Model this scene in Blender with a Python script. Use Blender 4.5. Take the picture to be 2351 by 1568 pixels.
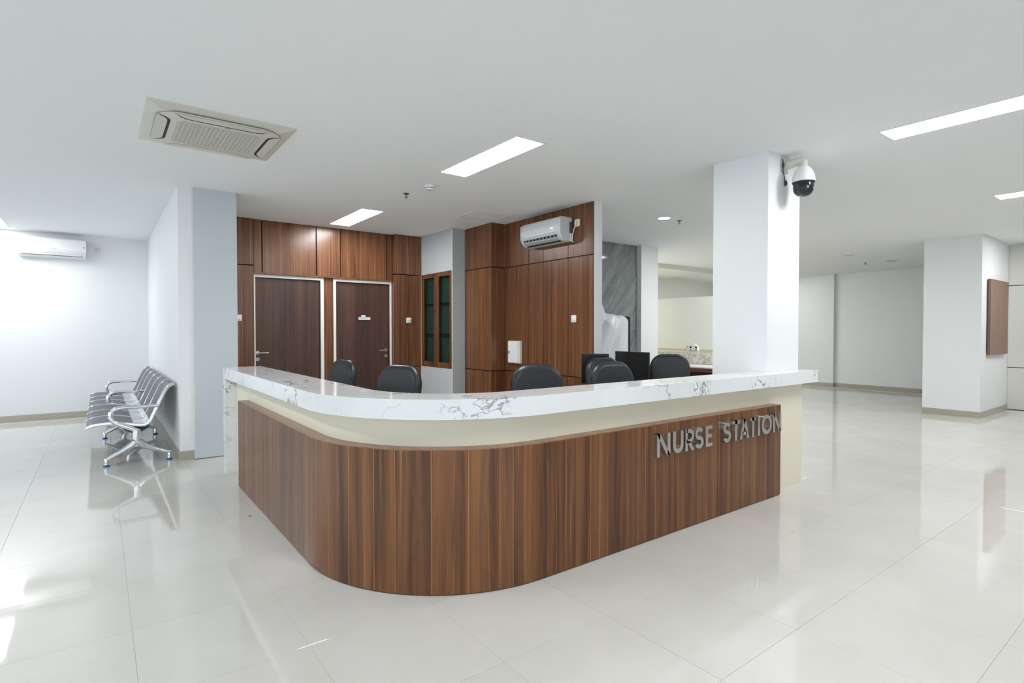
import bpy, bmesh, math, random
from mathutils import Vector, Matrix
random.seed(7)
PI = math.pi
scene = bpy.context.scene
for o in list(bpy.data.objects):
    bpy.data.objects.remove(o)
C = scene.collection

# ------------------------------------------------------------------ camera
YAW, PITCH, HC = 0.64628, -0.01793, 1.347
FPX = 1257.686
cam_d = bpy.data.cameras.new('camera')
cam = bpy.data.objects.new('camera', cam_d)
C.objects.link(cam)
cam.location = (0, 0, HC)
cam.rotation_euler = (PI / 2 + PITCH, 0, -YAW)
cam_d.sensor_width = 36
cam_d.lens = FPX * 36 / 2351
cam_d.clip_start = 0.05
scene.camera = cam

# ------------------------------------------------------------------ world and exposure
W = bpy.data.worlds.new('daylight')
scene.world = W
W.use_nodes = True
bg = W.node_tree.nodes['Background']
bg.inputs[0].default_value = (0.78, 0.90, 1.0, 1)
bg.inputs[1].default_value = 2.3
scene.view_settings.view_transform = 'Standard'
scene.view_settings.look = 'None'
scene.view_settings.gamma = 1
scene.view_settings.use_curve_mapping = False
scene.view_settings.exposure = 0.07
PANEL_EMIT = 38.0
SPOT_EMIT = 40.0
ZC = 2.857          # ceiling height


# ------------------------------------------------------------------ materials
def srgb(r, g, b):
    f = lambda c: c / 12.92 if c <= 0.04045 else ((c + 0.055) / 1.055) ** 2.4
    return (f(r / 255), f(g / 255), f(b / 255), 1)


def mat(name, col, rough=0.5, metal=0.0, spec=0.5, coat=0.0):
    m = bpy.data.materials.new(name)
    m.use_nodes = True
    b = m.node_tree.nodes['Principled BSDF']
    b.inputs['Base Color'].default_value = col
    b.inputs['Roughness'].default_value = rough
    b.inputs['Metallic'].default_value = metal
    b.inputs['Specular IOR Level'].default_value = spec
    b.inputs['Coat Weight'].default_value = coat
    return m


class G:
    """tiny node-graph helper"""
    def __init__(s, m):
        s.t = m.node_tree
        s.b = s.t.nodes['Principled BSDF']

    def n(s, typ, **kw):
        x = s.t.nodes.new(typ)
        for k, v in kw.items():
            setattr(x, k, v)
        return x

    def l(s, a, b):
        s.t.links.new(a, b)

    def math(s, op, a, b=None, c=None):
        x = s.n('ShaderNodeMath', operation=op)
        for i, v in enumerate((a, b, c)):
            if v is None:
                continue
            if isinstance(v, (int, float)):
                x.inputs[i].default_value = v
            else:
                s.l(v, x.inputs[i])
        return x.outputs[0]

    def ramp(s, fac, stops):
        x = s.n('ShaderNodeValToRGB')
        e = x.color_ramp.elements
        while len(e) < len(stops):
            e.new(0.5)
        for q, (p, c) in zip(e, stops):
            q.position = p
            q.color = c
        s.l(fac, x.inputs[0])
        return x.outputs[0]

    def mix(s, fac, a, b, mode='MIX'):
        x = s.n('ShaderNodeMix', data_type='RGBA', blend_type=mode)
        for sock, v in ((x.inputs[0], fac), (x.inputs[6], a), (x.inputs[7], b)):
            if isinstance(v, (int, float)):
                sock.default_value = v
            elif isinstance(v, tuple):
                sock.default_value = v
            else:
                s.l(v, sock)
        return x.outputs[2]

    def noise(s, vec, scale=5, detail=4, rough=0.5, dist=0.0):
        x = s.n('ShaderNodeTexNoise')
        x.inputs['Scale'].default_value = scale
        x.inputs['Detail'].default_value = detail
        x.inputs['Roughness'].default_value = rough
        x.inputs['Distortion'].default_value = dist
        if vec is not None:
            s.l(vec, x.inputs['Vector'])
        return x.outputs[0]

    def bump(s, h, strength=0.1, dist=0.01):
        x = s.n('ShaderNodeBump')
        x.inputs['Strength'].default_value = strength
        x.inputs['Distance'].default_value = dist
        s.l(h, x.inputs['Height'])
        s.l(x.outputs[0], s.b.inputs['Normal'])


def wood_mat(name, dark, mid, light, line, rough, planks=False, cell=7.0, line_amt=0.8, calm=1.0):
    m = mat(name, mid, rough)
    g = G(m)
    uv = g.n('ShaderNodeUVMap').outputs[0]
    sep = g.n('ShaderNodeSeparateXYZ')
    g.l(uv, sep.inputs[0])
    u, v = sep.outputs[0], sep.outputs[1]
    # slow sideways wander of the grain
    wob = g.n('ShaderNodeCombineXYZ')
    g.l(g.math('MULTIPLY', u, 3.0), wob.inputs[0])
    g.l(g.math('MULTIPLY', v, 0.9), wob.inputs[1])
    wn = g.noise(wob.outputs[0], 1.0, 2)
    uw = g.math('ADD', u, g.math('MULTIPLY', g.math('SUBTRACT', wn, 0.5), 0.05))
    def streak(su, sv, det):
        c = g.n('ShaderNodeCombineXYZ')
        g.l(g.math('MULTIPLY', uw, su), c.inputs[0])
        g.l(g.math('MULTIPLY', v, sv), c.inputs[1])
        return g.noise(c.outputs[0], 1.0, det, 0.6)
    fine = streak(170, 2.2, 5)
    med = streak(38, 0.7, 4)
    if planks:
        tone = g.n('ShaderNodeObjectInfo').outputs['Random']
        uv2 = g.n('ShaderNodeUVMap', uv_map='local').outputs[0]
        s2 = g.n('ShaderNodeSeparateXYZ')
        g.l(uv2, s2.inputs[0])
        edge = g.math('LESS_THAN', s2.outputs[0], 0.0045)
        edge = g.math('MULTIPLY', edge, g.math('GREATER_THAN', tone, 0.25))
    else:
        vo = g.n('ShaderNodeTexVoronoi', voronoi_dimensions='1D')
        vo.inputs['Scale'].default_value = cell
        g.l(u, vo.inputs['W'])
        sc = g.n('ShaderNodeSeparateColor')
        g.l(vo.outputs['Color'], sc.inputs[0])
        tone = sc.outputs[0]
        ve = g.n('ShaderNodeTexVoronoi', voronoi_dimensions='1D', feature='DISTANCE_TO_EDGE')
        ve.inputs['Scale'].default_value = cell
        g.l(u, ve.inputs['W'])
        edge = g.math('LESS_THAN', ve.outputs['Distance'], 0.018)
        edge = g.math('MULTIPLY', edge, g.math('GREATER_THAN', sc.outputs[1], 0.35))
    # golden veins at irregular places, broken up along the height
    vl = g.n('ShaderNodeTexVoronoi', voronoi_dimensions='1D', feature='DISTANCE_TO_EDGE')
    vl.inputs['Scale'].default_value = 6.5
    g.l(uw, vl.inputs['W'])
    vein = g.ramp(vl.outputs['Distance'], [(0.0, (1, 1, 1, 1)), (0.018, (0.5, 0.5, 0.5, 1)), (0.05, (0, 0, 0, 1))])
    brk = g.n('ShaderNodeCombineXYZ')
    g.l(g.math('MULTIPLY', u, 6.0), brk.inputs[0])
    g.l(g.math('MULTIPLY', v, 1.3), brk.inputs[1])
    bn = g.noise(brk.outputs[0], 1.0, 2)
    edge = g.math('MULTIPLY', edge, g.math('MULTIPLY', bn, (2.0 if planks else 1.3) * line_amt))
    vein = g.math('MULTIPLY', vein, g.ramp(bn, [(0.42, (0, 0, 0, 1)), (0.62, (line_amt, line_amt, line_amt, 1))]))
    edge = g.math('MAXIMUM', edge, g.math('MULTIPLY', vein, 0.75))
    # cathedral figure: strongly warped, stretched bands
    cw = g.n('ShaderNodeCombineXYZ')
    g.l(g.math('MULTIPLY', uw, 9.0), cw.inputs[0])
    g.l(g.math('MULTIPLY', v, 0.8), cw.inputs[1])
    cath = g.math('FRACT', g.math('MULTIPLY', g.noise(cw.outputs[0], 1.0, 1, 0.4, 0.6), 9.0))
    f = g.math('ADD', g.math('MULTIPLY', fine, 0.36), g.math('MULTIPLY', med, 0.54))
    f = g.math('ADD', f, g.math('MULTIPLY', g.math('SUBTRACT', tone, 0.5), 0.11))
    f = g.math('ADD', f, g.math('MULTIPLY', g.math('SUBTRACT', cath, 0.5), 0.055))
    col = g.ramp(f, [(0.46 - 0.13 * calm, dark), (0.46, mid), (0.46 + 0.14 * calm, light)])
    hue = streak(11, 0.35, 2)
    col = g.mix(g.ramp(hue, [(0.40, (0, 0, 0, 1)), (0.62, (0.55 / calm ** 2,) * 3 + (1,))]), col, g.mix(0.5, col, line))
    col = g.mix(edge, col, line)
    g.l(col, g.b.inputs['Base Color'])
    return m


M = {}
M['plaster'] = mat('white_wall_paint', (0.83, 0.84, 0.845, 1), 0.55)
M['ceil'] = mat('ceiling_paint', (0.90, 0.915, 0.92, 1), 0.8, spec=0.2)
M['cream'] = mat('cream_paint', srgb(234, 234, 224), 0.5)
M['cream_board'] = mat('cream_laminate', srgb(229, 222, 201), 0.45)
M['creamwall'] = mat('cream_wall_panel', srgb(213, 213, 205), 0.4)
M['grey'] = mat('grey_laminate', srgb(200, 206, 210), 0.45)
M['greyd'] = mat('grey_laminate_side', srgb(178, 182, 184), 0.5)
M['skirt'] = mat('skirting_tile', srgb(176, 169, 154), 0.25)
M['groove'] = mat('groove_black', (0.02, 0.016, 0.014, 1), 0.45)
M['grout'] = mat('grout', srgb(192, 190, 184), 0.8)
M['white'] = mat('white_plastic', (0.82, 0.82, 0.81, 1), 0.3)
M['acgrey'] = mat('pale_grey_plastic', srgb(208, 213, 215), 0.3)
M['bright'] = mat('bright_white_trim', (0.95, 0.95, 0.95, 1), 0.3)
M['darksteel'] = mat('dark_steel', (0.16, 0.15, 0.14, 1), 0.35, 0.8)
M['seam'] = mat('panel_seam_beige', srgb(150, 147, 138), 0.6)
M['ivory'] = mat('ivory_plastic', srgb(228, 224, 212), 0.35)
M['cassette'] = mat('cassette_plastic', srgb(214, 211, 201), 0.5)
M['grille'] = mat('grille_beige', srgb(200, 196, 182), 0.6)
M['frame'] = mat('door_frame_paint', srgb(232, 230, 223), 0.35)
M['black'] = mat('black_plastic', (0.012, 0.012, 0.014, 1), 0.35)
M['screen'] = mat('screen_black', (0.004, 0.004, 0.005, 1), 0.25)
M['dome'] = mat('dome_smoked', (0.012, 0.014, 0.022, 1), 0.12)
M['leather'] = mat('black_leather', srgb(27, 30, 36), 0.40)
M['steel'] = mat('brushed_steel', (0.62, 0.61, 0.59, 1), 0.28, 1.0)
M['chrome'] = mat('chrome', (0.78, 0.79, 0.80, 1), 0.12, 1.0)
M['seatsteel'] = mat('perforated_steel', (0.70, 0.72, 0.73, 1), 0.35, 0.6)
M['pad'] = mat('grey_polyurethane', srgb(98, 98, 104), 0.5)
M['blue'] = mat('blue_glide', srgb(28, 92, 150), 0.25)
M['dark'] = mat('dark_gap', (0.01, 0.01, 0.01, 1), 0.6)
M['brass'] = mat('brass_screw', (0.6, 0.45, 0.2, 1), 0.3, 1.0)
M['teal'] = mat('teal_back_panel', srgb(98, 130, 126), 0.5)
M['red'] = mat('red_print', srgb(150, 40, 40), 0.5)
M['orange'] = mat('sticker_orange', srgb(214, 196, 190), 0.6)
M['textgrey'] = mat('print_grey', srgb(90, 90, 92), 0.6)
M['deskbrown'] = mat('desk_apron_brown', srgb(124, 78, 62), 0.4)
M['deskdark'] = mat('desk_inside_dark', srgb(58, 34, 32), 0.5)

M['wood_desk'] = wood_mat('walnut_laminate_planks', srgb(60, 31, 15), srgb(90, 50, 25), srgb(116, 72, 37), srgb(182, 124, 66), 0.33, planks=True)
M['wood_desk'].node_tree.nodes['Principled BSDF'].inputs['Specular IOR Level'].default_value = 0.55
M['wood_cap'] = wood_mat('walnut_laminate_edge', srgb(104, 72, 52), srgb(132, 92, 66), srgb(150, 110, 80), srgb(180, 138, 100), 0.28)
M['wood_wall'] = wood_mat('walnut_wall_panel', srgb(71, 42, 28), srgb(104, 65, 42), srgb(134, 90, 57), srgb(180, 128, 82), 0.27, cell=6.0, calm=1.5)
M['wood_door'] = wood_mat('dark_walnut_door', srgb(52, 34, 29), srgb(69, 47, 40), srgb(84, 58, 49), srgb(108, 74, 60), 0.40, cell=14.0, line_amt=0.6)
M['wood_board'] = wood_mat('brown_board', srgb(104, 72, 58), srgb(126, 92, 74), srgb(146, 110, 90), srgb(150, 114, 92), 0.4, cell=12.0, line_amt=0.4)


def floor_mat():
    m = mat('polished_porcelain', srgb(222, 218, 210), 0.06, spec=0.62)
    g = G(m)
    tc = g.n('ShaderNodeNewGeometry').outputs['Position']
    n1 = g.noise(tc, 2.2, 5, 0.6, 0.6)
    rnd = g.n('ShaderNodeObjectInfo').outputs['Random']
    f = g.math('ADD', g.math('MULTIPLY', n1, 0.8), g.math('MULTIPLY', rnd, 0.2))
    col = g.ramp(f, [(0.25, srgb(201, 198, 191)), (0.75, srgb(211, 208, 202))])
    g.l(col, g.b.inputs['Base Color'])
    n2 = g.noise(tc, 9.0, 3, 0.5)
    g.l(g.math('ADD', 0.02, g.math('MULTIPLY', n2, 0.03)), g.b.inputs['Roughness'])
    return m


def marble_mat(name, base, vein, scale, dens, rough, dirv=(1, 1, 1), soft=0.012):
    m = mat(name, base, rough)
    g = G(m)
    tc = g.n('ShaderNodeNewGeometry').outputs['Position']
    mp = g.n('ShaderNodeMapping')
    mp.inputs['Scale'].default_value = dirv
    mp.inputs['Rotation'].default_value = (0.5, 0.3, 0.6)
    g.l(tc, mp.inputs[0])
    p = mp.outputs[0]
    a = g.noise(p, scale, 5, 0.55, 0.9)
    d1 = g.math('ABSOLUTE', g.math('SUBTRACT', a, 0.5))
    l1 = g.ramp(d1, [(0.0, (1, 1, 1, 1)), (soft * 0.45, (0.8, 0.8, 0.8, 1)), (soft * 1.6, (0, 0, 0, 1))])
    msk = g.noise(p, scale * 0.62, 2, 0.5)
    mk = g.ramp(msk, [(dens, (0, 0, 0, 1)), (dens + 0.1, (1, 1, 1, 1))])
    b2 = g.noise(p, scale * 2.6, 4, 0.55, 1.2)
    d2 = g.math('ABSOLUTE', g.math('SUBTRACT', b2, 0.5))
    l2 = g.ramp(d2, [(0.0, (0.4, 0.4, 0.4, 1)), (soft * 1.1, (0, 0, 0, 1))])
    fac = g.math('MULTIPLY', g.math('MAXIMUM', l1, l2), mk)
    cl = g.noise(p, scale * 0.9, 3, 0.5)
    basev = g.ramp(cl, [(0.3, tuple(c * 0.93 for c in base[:3]) + (1,)), (0.65, base)])
    col = g.mix(fac, basev, vein)
    g.l(col, g.b.inputs['Base Color'])
    return m


M['tile'] = floor_mat()
M['marble'] = marble_mat('white_marble', (0.83, 0.845, 0.85, 1), srgb(120, 120, 122), 2.3, 0.455, 0.10, (1, 1, 1), 0.0075)


def grey_marble():
    m = mat('grey_marble', srgb(112, 116, 116), 0.08)
    g = G(m)
    tc = g.n('ShaderNodeNewGeometry').outputs['Position']
    mp = g.n('ShaderNodeMapping', vector_type='TEXTURE')
    mp.inputs['Rotation'].default_value = (0, math.radians(-52), 0)
    mp.inputs['Scale'].default_value = (1.0, 0.5, 0.16)
    g.l(tc, mp.inputs[0])
    a = g.noise(mp.outputs[0], 1.6, 5, 0.6, 0.3)
    col = g.ramp(a, [(0.32, srgb(108, 112, 113)), (0.55, srgb(132, 137, 137)), (0.75, srgb(152, 157, 157))])
    b = g.noise(mp.outputs[0], 0.9, 3, 0.5, 0.5)
    d = g.math('ABSOLUTE', g.math('SUBTRACT', b, 0.5))
    ln = g.ramp(d, [(0.0, (0.6, 0.6, 0.6, 1)), (0.006, (0, 0, 0, 1))])
    mk = g.ramp(g.noise(tc, 1.7, 2), [(0.5, (0, 0, 0, 1)), (0.6, (1, 1, 1, 1))])
    col = g.mix(g.math('MULTIPLY', ln, mk), col, srgb(200, 204, 204))
    g.l(col, g.b.inputs['Base Color'])
    return m


M['gmarble'] = grey_marble()
M['relief'] = marble_mat('cream_patterned_tile', srgb(226, 223, 210), srgb(150, 148, 138), 16.0, 0.40, 0.4, (1, 1, 1), 0.05)


def emit_mat(name, col, s):
    m = bpy.data.materials.new(name)
    m.use_nodes = True
    b = m.node_tree.nodes['Principled BSDF']
    b.inputs['Base Color'].default_value = (0.8, 0.8, 0.8, 1)
    b.inputs['Emission Color'].default_value = col
    b.inputs['Emission Strength'].default_value = s
    return m


M['panel_light'] = emit_mat('led_diffuser', (0.97, 0.985, 1.0, 1), PANEL_EMIT)
M['spot_light'] = emit_mat('downlight_diffuser', (0.95, 0.98, 1.0, 1), SPOT_EMIT)
M['led'] = emit_mat('led_mark', (0.95, 0.98, 1.0, 1), 1.2)


def glass_mat():
    m = bpy.data.materials.new('green_tinted_glass')
    m.use_nodes = True
    t = m.node_tree
    t.nodes.clear()
    out = t.nodes.new('ShaderNodeOutputMaterial')
    tr = t.nodes.new('ShaderNodeBsdfTransparent')
    tr.inputs[0].default_value = (0.58, 0.69, 0.67, 1)
    gl = t.nodes.new('ShaderNodeBsdfGlossy')
    gl.inputs['Roughness'].default_value = 0.03
    mx = t.nodes.new('ShaderNodeMixShader')
    lw = t.nodes.new('ShaderNodeLayerWeight')
    lw.inputs[0].default_value = 0.5
    pw = t.nodes.new('ShaderNodeMath')
    pw.operation = 'POWER'
    pw.inputs[1].default_value = 4.0
    ma = t.nodes.new('ShaderNodeMath')
    ma.operation = 'MULTIPLY_ADD'
    ma.inputs[1].default_value = 0.5
    ma.inputs[2].default_value = 0.03
    t.links.new(lw.outputs['Facing'], pw.inputs[0])
    t.links.new(pw.outputs[0], ma.inputs[0])
    t.links.new(ma.outputs[0], mx.inputs[0])
    t.links.new(tr.outputs[0], mx.inputs[1])
    t.links.new(gl.outputs[0], mx.inputs[2])
    t.links.new(mx.outputs[0], out.inputs[0])
    return m


M['glass'] = glass_mat()


def film_mat():
    m = mat('white_plastic_film', (0.80, 0.82, 0.85, 1), 0.3)
    G(m).b.inputs['Transmission Weight'].default_value = 0.15
    return m


M['film'] = film_mat()


# ------------------------------------------------------------------ mesh helpers
def new():
    return bmesh.new()


def box(bm, x0, x1, y0, y1, z0, z1):
    v = [bm.verts.new(p) for p in ((x0, y0, z0), (x1, y0, z0), (x1, y1, z0), (x0, y1, z0),
                                   (x0, y0, z1), (x1, y0, z1), (x1, y1, z1), (x0, y1, z1))]
    for f in ((3, 2, 1, 0), (4, 5, 6, 7), (0, 1, 5, 4), (1, 2, 6, 5), (2, 3, 7, 6), (3, 0, 4, 7)):
        bm.faces.new([v[i] for i in f])
    return bm


def B(*a):
    return box(new(), *a)


def frame_vecs(d):
    d = d.normalized()
    a = Vector((0, 0, 1)) if abs(d.z) < 0.9 else Vector((1, 0, 0))
    s = d.cross(a).normalized()
    return s, s.cross(d).normalized()


def tube(bm, pts, r, n=12, sx=1.0, cap=True):
    pts = [Vector(p) for p in pts]
    rs = r if isinstance(r, (list, tuple)) else [r] * len(pts)
    rings = []
    s = None
    for i, p in enumerate(pts):
        a = pts[max(i - 1, 0)]
        b = pts[min(i + 1, len(pts) - 1)]
        d = (b - a).normalized()
        if s is None:
            s, u = frame_vecs(d)
        else:
            s = (s - d * s.dot(d)).normalized()
            u = s.cross(d).normalized()
        rings.append([bm.verts.new(p + (s * math.cos(2 * PI * k / n) * sx + u * math.sin(2 * PI * k / n)) * rs[i]) for k in range(n)])
    for a, b in zip(rings, rings[1:]):
        for k in range(n):
            bm.faces.new((a[k], a[(k + 1) % n], b[(k + 1) % n], b[k]))
    if cap:
        bm.faces.new(rings[0][::-1])
        bm.faces.new(rings[-1])
    return bm


def lathe(bm, prof, cx, cy, n=32, axis='z', ox=0.0):
    """prof = [(r, z)] about a vertical axis"""
    rings = []
    for r, z in prof:
        rings.append([bm.verts.new((cx + r * math.cos(2 * PI * k / n), cy + r * math.sin(2 * PI * k / n), z)) for k in range(n)])
    for a, b in zip(rings, rings[1:]):
        for k in range(n):
            bm.faces.new((a[k], a[(k + 1) % n], b[(k + 1) % n], b[k]))
    bm.faces.new(rings[0][::-1])
    bm.faces.new(rings[-1])
    return bm


def prism(bm, poly, fn0, fn1):
    """poly 2D; fn0/fn1 map (a,b) to 3D on the two caps"""
    a = [bm.verts.new(fn0(*p)) for p in poly]
    b = [bm.verts.new(fn1(*p)) for p in poly]
    bm.faces.new(a[::-1])
    bm.faces.new(b)
    for i in range(len(poly)):
        j = (i + 1) % len(poly)
        bm.faces.new((a[i], a[j], b[j], b[i]))
    return bm


def rrect(w, h, r, seg=6, rt=None):
    """rounded rectangle centred on 0,0; rt = radius of the top corners"""
    rt = r if rt is None else rt
    out = []
    for cx, cy, a0, rr in ((w / 2, h / 2, 0, rt), (-w / 2, h / 2, 90, rt), (-w / 2, -h / 2, 180, r), (w / 2, -h / 2, 270, r)):
        ox = cx - math.copysign(rr, cx)
        oy = cy - math.copysign(rr, cy)
        for k in range(seg + 1):
            t = math.radians(a0 + 90 * k / seg)
            out.append((ox + rr * math.cos(t), oy + rr * math.sin(t)))
    return out


def pillow(bm, outline, thick, rnd, fn, seg=5):
    """closed outline given thickness with rounded rim; fn(a,b,d)->3D, d in -thick/2..thick/2"""
    cx = sum(p[0] for p in outline) / len(outline)
    cy = sum(p[1] for p in outline) / len(outline)
    mx = max(max(abs(p[0] - cx), abs(p[1] - cy)) for p in outline)
    levels = []
    for k in range(2 * seg + 1):
        t = -PI / 2 + PI * k / (2 * seg)
        levels.append((rnd * (1 - math.cos(t)), thick / 2 * math.sin(t)))
    rings = []
    levels = [(mx * 0.6, -thick / 2 * 1.06)] + levels + [(mx * 0.6, thick / 2 * 1.06)]
    for ins, d in levels:
        rings.append([bm.verts.new(fn(cx + (a - cx) * max(0, 1 - ins / mx), cy + (b - cy) * max(0, 1 - ins / mx), d)) for a, b in outline])
    n = len(outline)
    for a, b in zip(rings, rings[1:]):
        for k in range(n):
            bm.faces.new((a[k], a[(k + 1) % n], b[(k + 1) % n], b[k]))
    bm.faces.new(rings[0][::-1])
    bm.faces.new(rings[-1])
    return bm


def world_loc(o):
    v = Vector((0, 0, 0))
    while o is not None:
        v = v + Vector(o.location)
        o = o.parent
    return v


def set_uv(me, off=(0, 0)):
    lay = me.uv_layers.new(name='UVMap')
    for f in me.polygons:
        n = f.normal
        for li in f.loop_indices:
            c = me.vertices[me.loops[li].vertex_index].co
            if abs(n.x) >= abs(n.y) and abs(n.x) >= abs(n.z):
                q = (c.y + 31.3, c.z)
            elif abs(n.y) >= abs(n.z):
                q = (c.x, c.z)
            else:
                q = (c.x + 17.7, c.y)
            lay.data[li].uv = (q[0] + off[0], q[1] + off[1])


def obj(name, bm, m, parent=None, smooth=False, bevel=0.0, local=False, uv=True, uvoff=(0, 0), seg=2):
    bmesh.ops.recalc_face_normals(bm, faces=bm.faces)
    me = bpy.data.meshes.new(name)
    bm.to_mesh(me)
    bm.free()
    if uv:
        set_uv(me, uvoff)
    if parent is not None and not local:
        me.transform(Matrix.Translation(-world_loc(parent)))
    if smooth:
        me.polygons.foreach_set('use_smooth', [True] * len(me.polygons))
    me.materials.append(M[m] if isinstance(m, str) else m)
    o = bpy.data.objects.new(name, me)
    C.objects.link(o)
    o.parent = parent
    if bevel:
        b = o.modifiers.new('bevel', 'BEVEL')
        b.width = bevel
        b.segments = seg
        b.limit_method = 'ANGLE'
        b.angle_limit = math.radians(40)
    if smooth:
        try:
            me.set_sharp_from_angle(angle=math.radians(40))
        except Exception:
            pass
    return o


def tag(o, label, cat, group=None):
    o['label'] = label
    o['category'] = cat
    if group:
        o['group'] = group
    return o


def thing(name, label, cat, loc=(0, 0, 0), rotz=0.0, group=None):
    o = bpy.data.objects.new(name, None)
    o.empty_display_size = 0.1
    C.objects.link(o)
    o.location = loc
    o.rotation_euler = (0, 0, rotz)
    return tag(o, label, cat, group)


def struct(name, bm, m, label=None, **k):
    o = obj(name, bm, m, **k)
    o['kind'] = 'structure'
    if label:
        o['label'] = label
    return o


def copy_tree(o, parent=None):
    c = o.copy()
    C.objects.link(c)
    c.parent = parent
    for ch in list(o.children):
        copy_tree(ch, c)
    return c


# ------------------------------------------------------------------ the setting: floor with its tiles
X0, X1, Y0, Y1 = -5.0, 14.5, -5.5, 11.1
floor = struct('floor', B(X0, X1, Y0, Y1, -0.12, -0.0015), 'grout', 'glossy off-white tiled floor')
TS = 0.6
tile_me = None
spots = []
ix0, ix1 = int((X0 - 0.107) // TS) + 1, int((X1 - 0.107) // TS)
iy0, iy1 = int((Y0 - 0.584) // TS) + 1, int((Y1 - 0.584) // TS)
cyw, syw = math.cos(YAW), math.sin(YAW)


def project(x, y, z):
    dx, dy, dz = x, y, z - HC
    dep = syw * dx + cyw * dy
    lat = cyw * dx - syw * dy
    if dep < 0.2:
        return None
    return (1175.5 + FPX * lat / dep, 784 - FPX * (dz / dep) + FPX * PITCH, dep)


for i in range(ix0, ix1):
    for j in range(iy0, iy1):
        x, y = 0.107 + TS * (i + 0.5), 0.584 + TS * (j + 0.5)
        best = None
        for ox in (-0.28, 0, 0.28):
            for oy in (-0.28, 0, 0.28):
                p = project(x + ox, y + oy, 0)
                if p and -10 < p[0] < 2361 and 780 < p[1] < 1580:
                    best = p[2] if best is None else min(best, p[2])
        spots.append((best if best is not None else 1e6 + x * x + y * y, x, y))
spots.sort()
bm = new()
box(bm, -0.2992, 0.2992, -0.2992, 0.2992, -0.010, 0)
bmesh.ops.bevel(bm, geom=[e for e in bm.edges if all(v.co.z > -0.001 for v in e.verts)], offset=0.0007, segments=1, affect='EDGES')
rest = new()
for k, (q, x, y) in enumerate(spots):
    if k < 290:
        if tile_me is None:
            o = obj('tile', bm, 'tile', floor, local=True)
            tile_me = o.data
        else:
            o = bpy.data.objects.new('tile', tile_me)
            C.objects.link(o)
            o.parent = floor
        o.location = (x, y, 0)
    else:
        box(rest, x - 0.2992, x + 0.2992, y - 0.2992, y + 0.2992, -0.010, 0)
o = obj('floor_tiles', rest, 'tile', floor)
o['kind'] = 'stuff'

# ------------------------------------------------------------------ ceiling
ceiling = struct('ceiling', B(X0, 12.00, Y0, Y1, ZC, ZC + 0.12), 'ceil', 'plain white plasterboard ceiling')
struct('ceiling_soffit', B(8.04, 12.00, 7.74, 10.7, 2.757, ZC - 0.001), 'cream')
struct('ceiling_corridor', prism(new(), [(12.0, ZC), (14.5, 2.738), (14.5, ZC + 0.12), (12.0, ZC + 0.12)], lambda a, b: (a, 2.30, b), lambda a, b: (a, 10.7, b)), 'ceil')
struct('ceiling_right', B(12.0, 12.71, Y0, 2.30, ZC, ZC + 0.12), 'ceil')

# ------------------------------------------------------------------ walls
YL = 10.98
struct('wall_left', B(X0, 0.8, YL, YL + 0.15, 0, ZC), 'plaster', 'white wall behind the waiting bench')
struct('wall_partition', B(0.665, 0.795, 6.64, YL, 0, ZC), 'plaster', 'white partition wall beside the bench')
wg = struct('wall_grey', B(0.797, 1.205, 6.612, 8.2, 0.0, ZC), 'groove', 'grey panelled wall end beside the marble counter')
obj('panel', B(0.799, 1.215, 6.598, 6.612, 0.006, 2.2492), 'grey', wg)
obj('panel', B(0.799, 1.215, 6.598, 6.612, 2.2500, ZC), 'grey', wg)
obj('edge', B(1.205, 1.2149, 6.6125, 8.0, 0.006, ZC), 'greyd', wg)
obj('edge_strip', B(0.7955, 0.799, 6.597, 6.64, 0.006, ZC), 'frame', wg)

# rear and side walls behind the viewpoint, with the windows that let daylight in
bm = new()
zs, zt = 0.5, 2.5
box(bm, X0, X1, Y0 - 0.15, Y0, 0, zs)
box(bm, X0, X1, Y0 - 0.15, Y0, zt, ZC)
edges = [X0, -4.4, -1.6, -1.2, 1.6, 2.0, 4.8, X1]
for a, b in zip(edges[0::2], edges[1::2]):
    box(bm, a, b, Y0 - 0.15, Y0, zs, zt)
struct('wall_rear', bm, 'plaster')
bm = new()
box(bm, X0 - 0.15, X0, Y0, Y1, 0, zs)
box(bm, X0 - 0.15, X0, Y0, Y1, zt, ZC)
edges = [Y0, -4.6, -1.8, -1.4, 1.4, 1.8, 4.6, 5.0, 7.8, 8.2, 10.6, Y1]
for a, b in zip(edges[0::2], edges[1::2]):
    box(bm, X0 - 0.15, X0, a, b, zs, zt)
struct('wall_side', bm, 'plaster')

# ---- wall with the two doors
wb = struct('wall_back', B(0.8, 4.35, 8.06, 8.2, 0, ZC), 'groove', 'walnut panelled wall holding the two dark doors')


def wpan(x0, x1, y0, y1, z0, z1, parent, m='wood_wall', name='panel'):
    return obj(name, B(x0, x1, y0, y1, z0, z1), m, parent, bevel=0.0012, uvoff=(random.uniform(0, 9), random.uniform(0, 9)), seg=1)


for z0, z1 in ((0.0, 0.794), (0.806, 2.229), (2.241, ZC)):
    wpan(1.216, 1.664, 7.94, 8.06, z0, z1, wb)
xs = [1.668, 1.775, 2.50, 2.852, 3.576, 3.670]
for a, b in zip(xs, xs[1:]):
    wpan(a + 0.006, b - 0.006, 7.968, 8.06, 2.148, ZC, wb)
wpan(1.668, 3.670, 7.966, 8.06, 2.126, 2.1478, wb, name='door_head_strip')
wpan(2.614, 2.750, 8.012, 8.06, 0.0, 2.125, wb)
for z0, z1 in ((0.0, 0.794), (0.806, 2.234), (2.246, ZC)):
    wpan(3.674, 4.118, 7.875, 8.06, z0, z1, wb)


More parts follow.
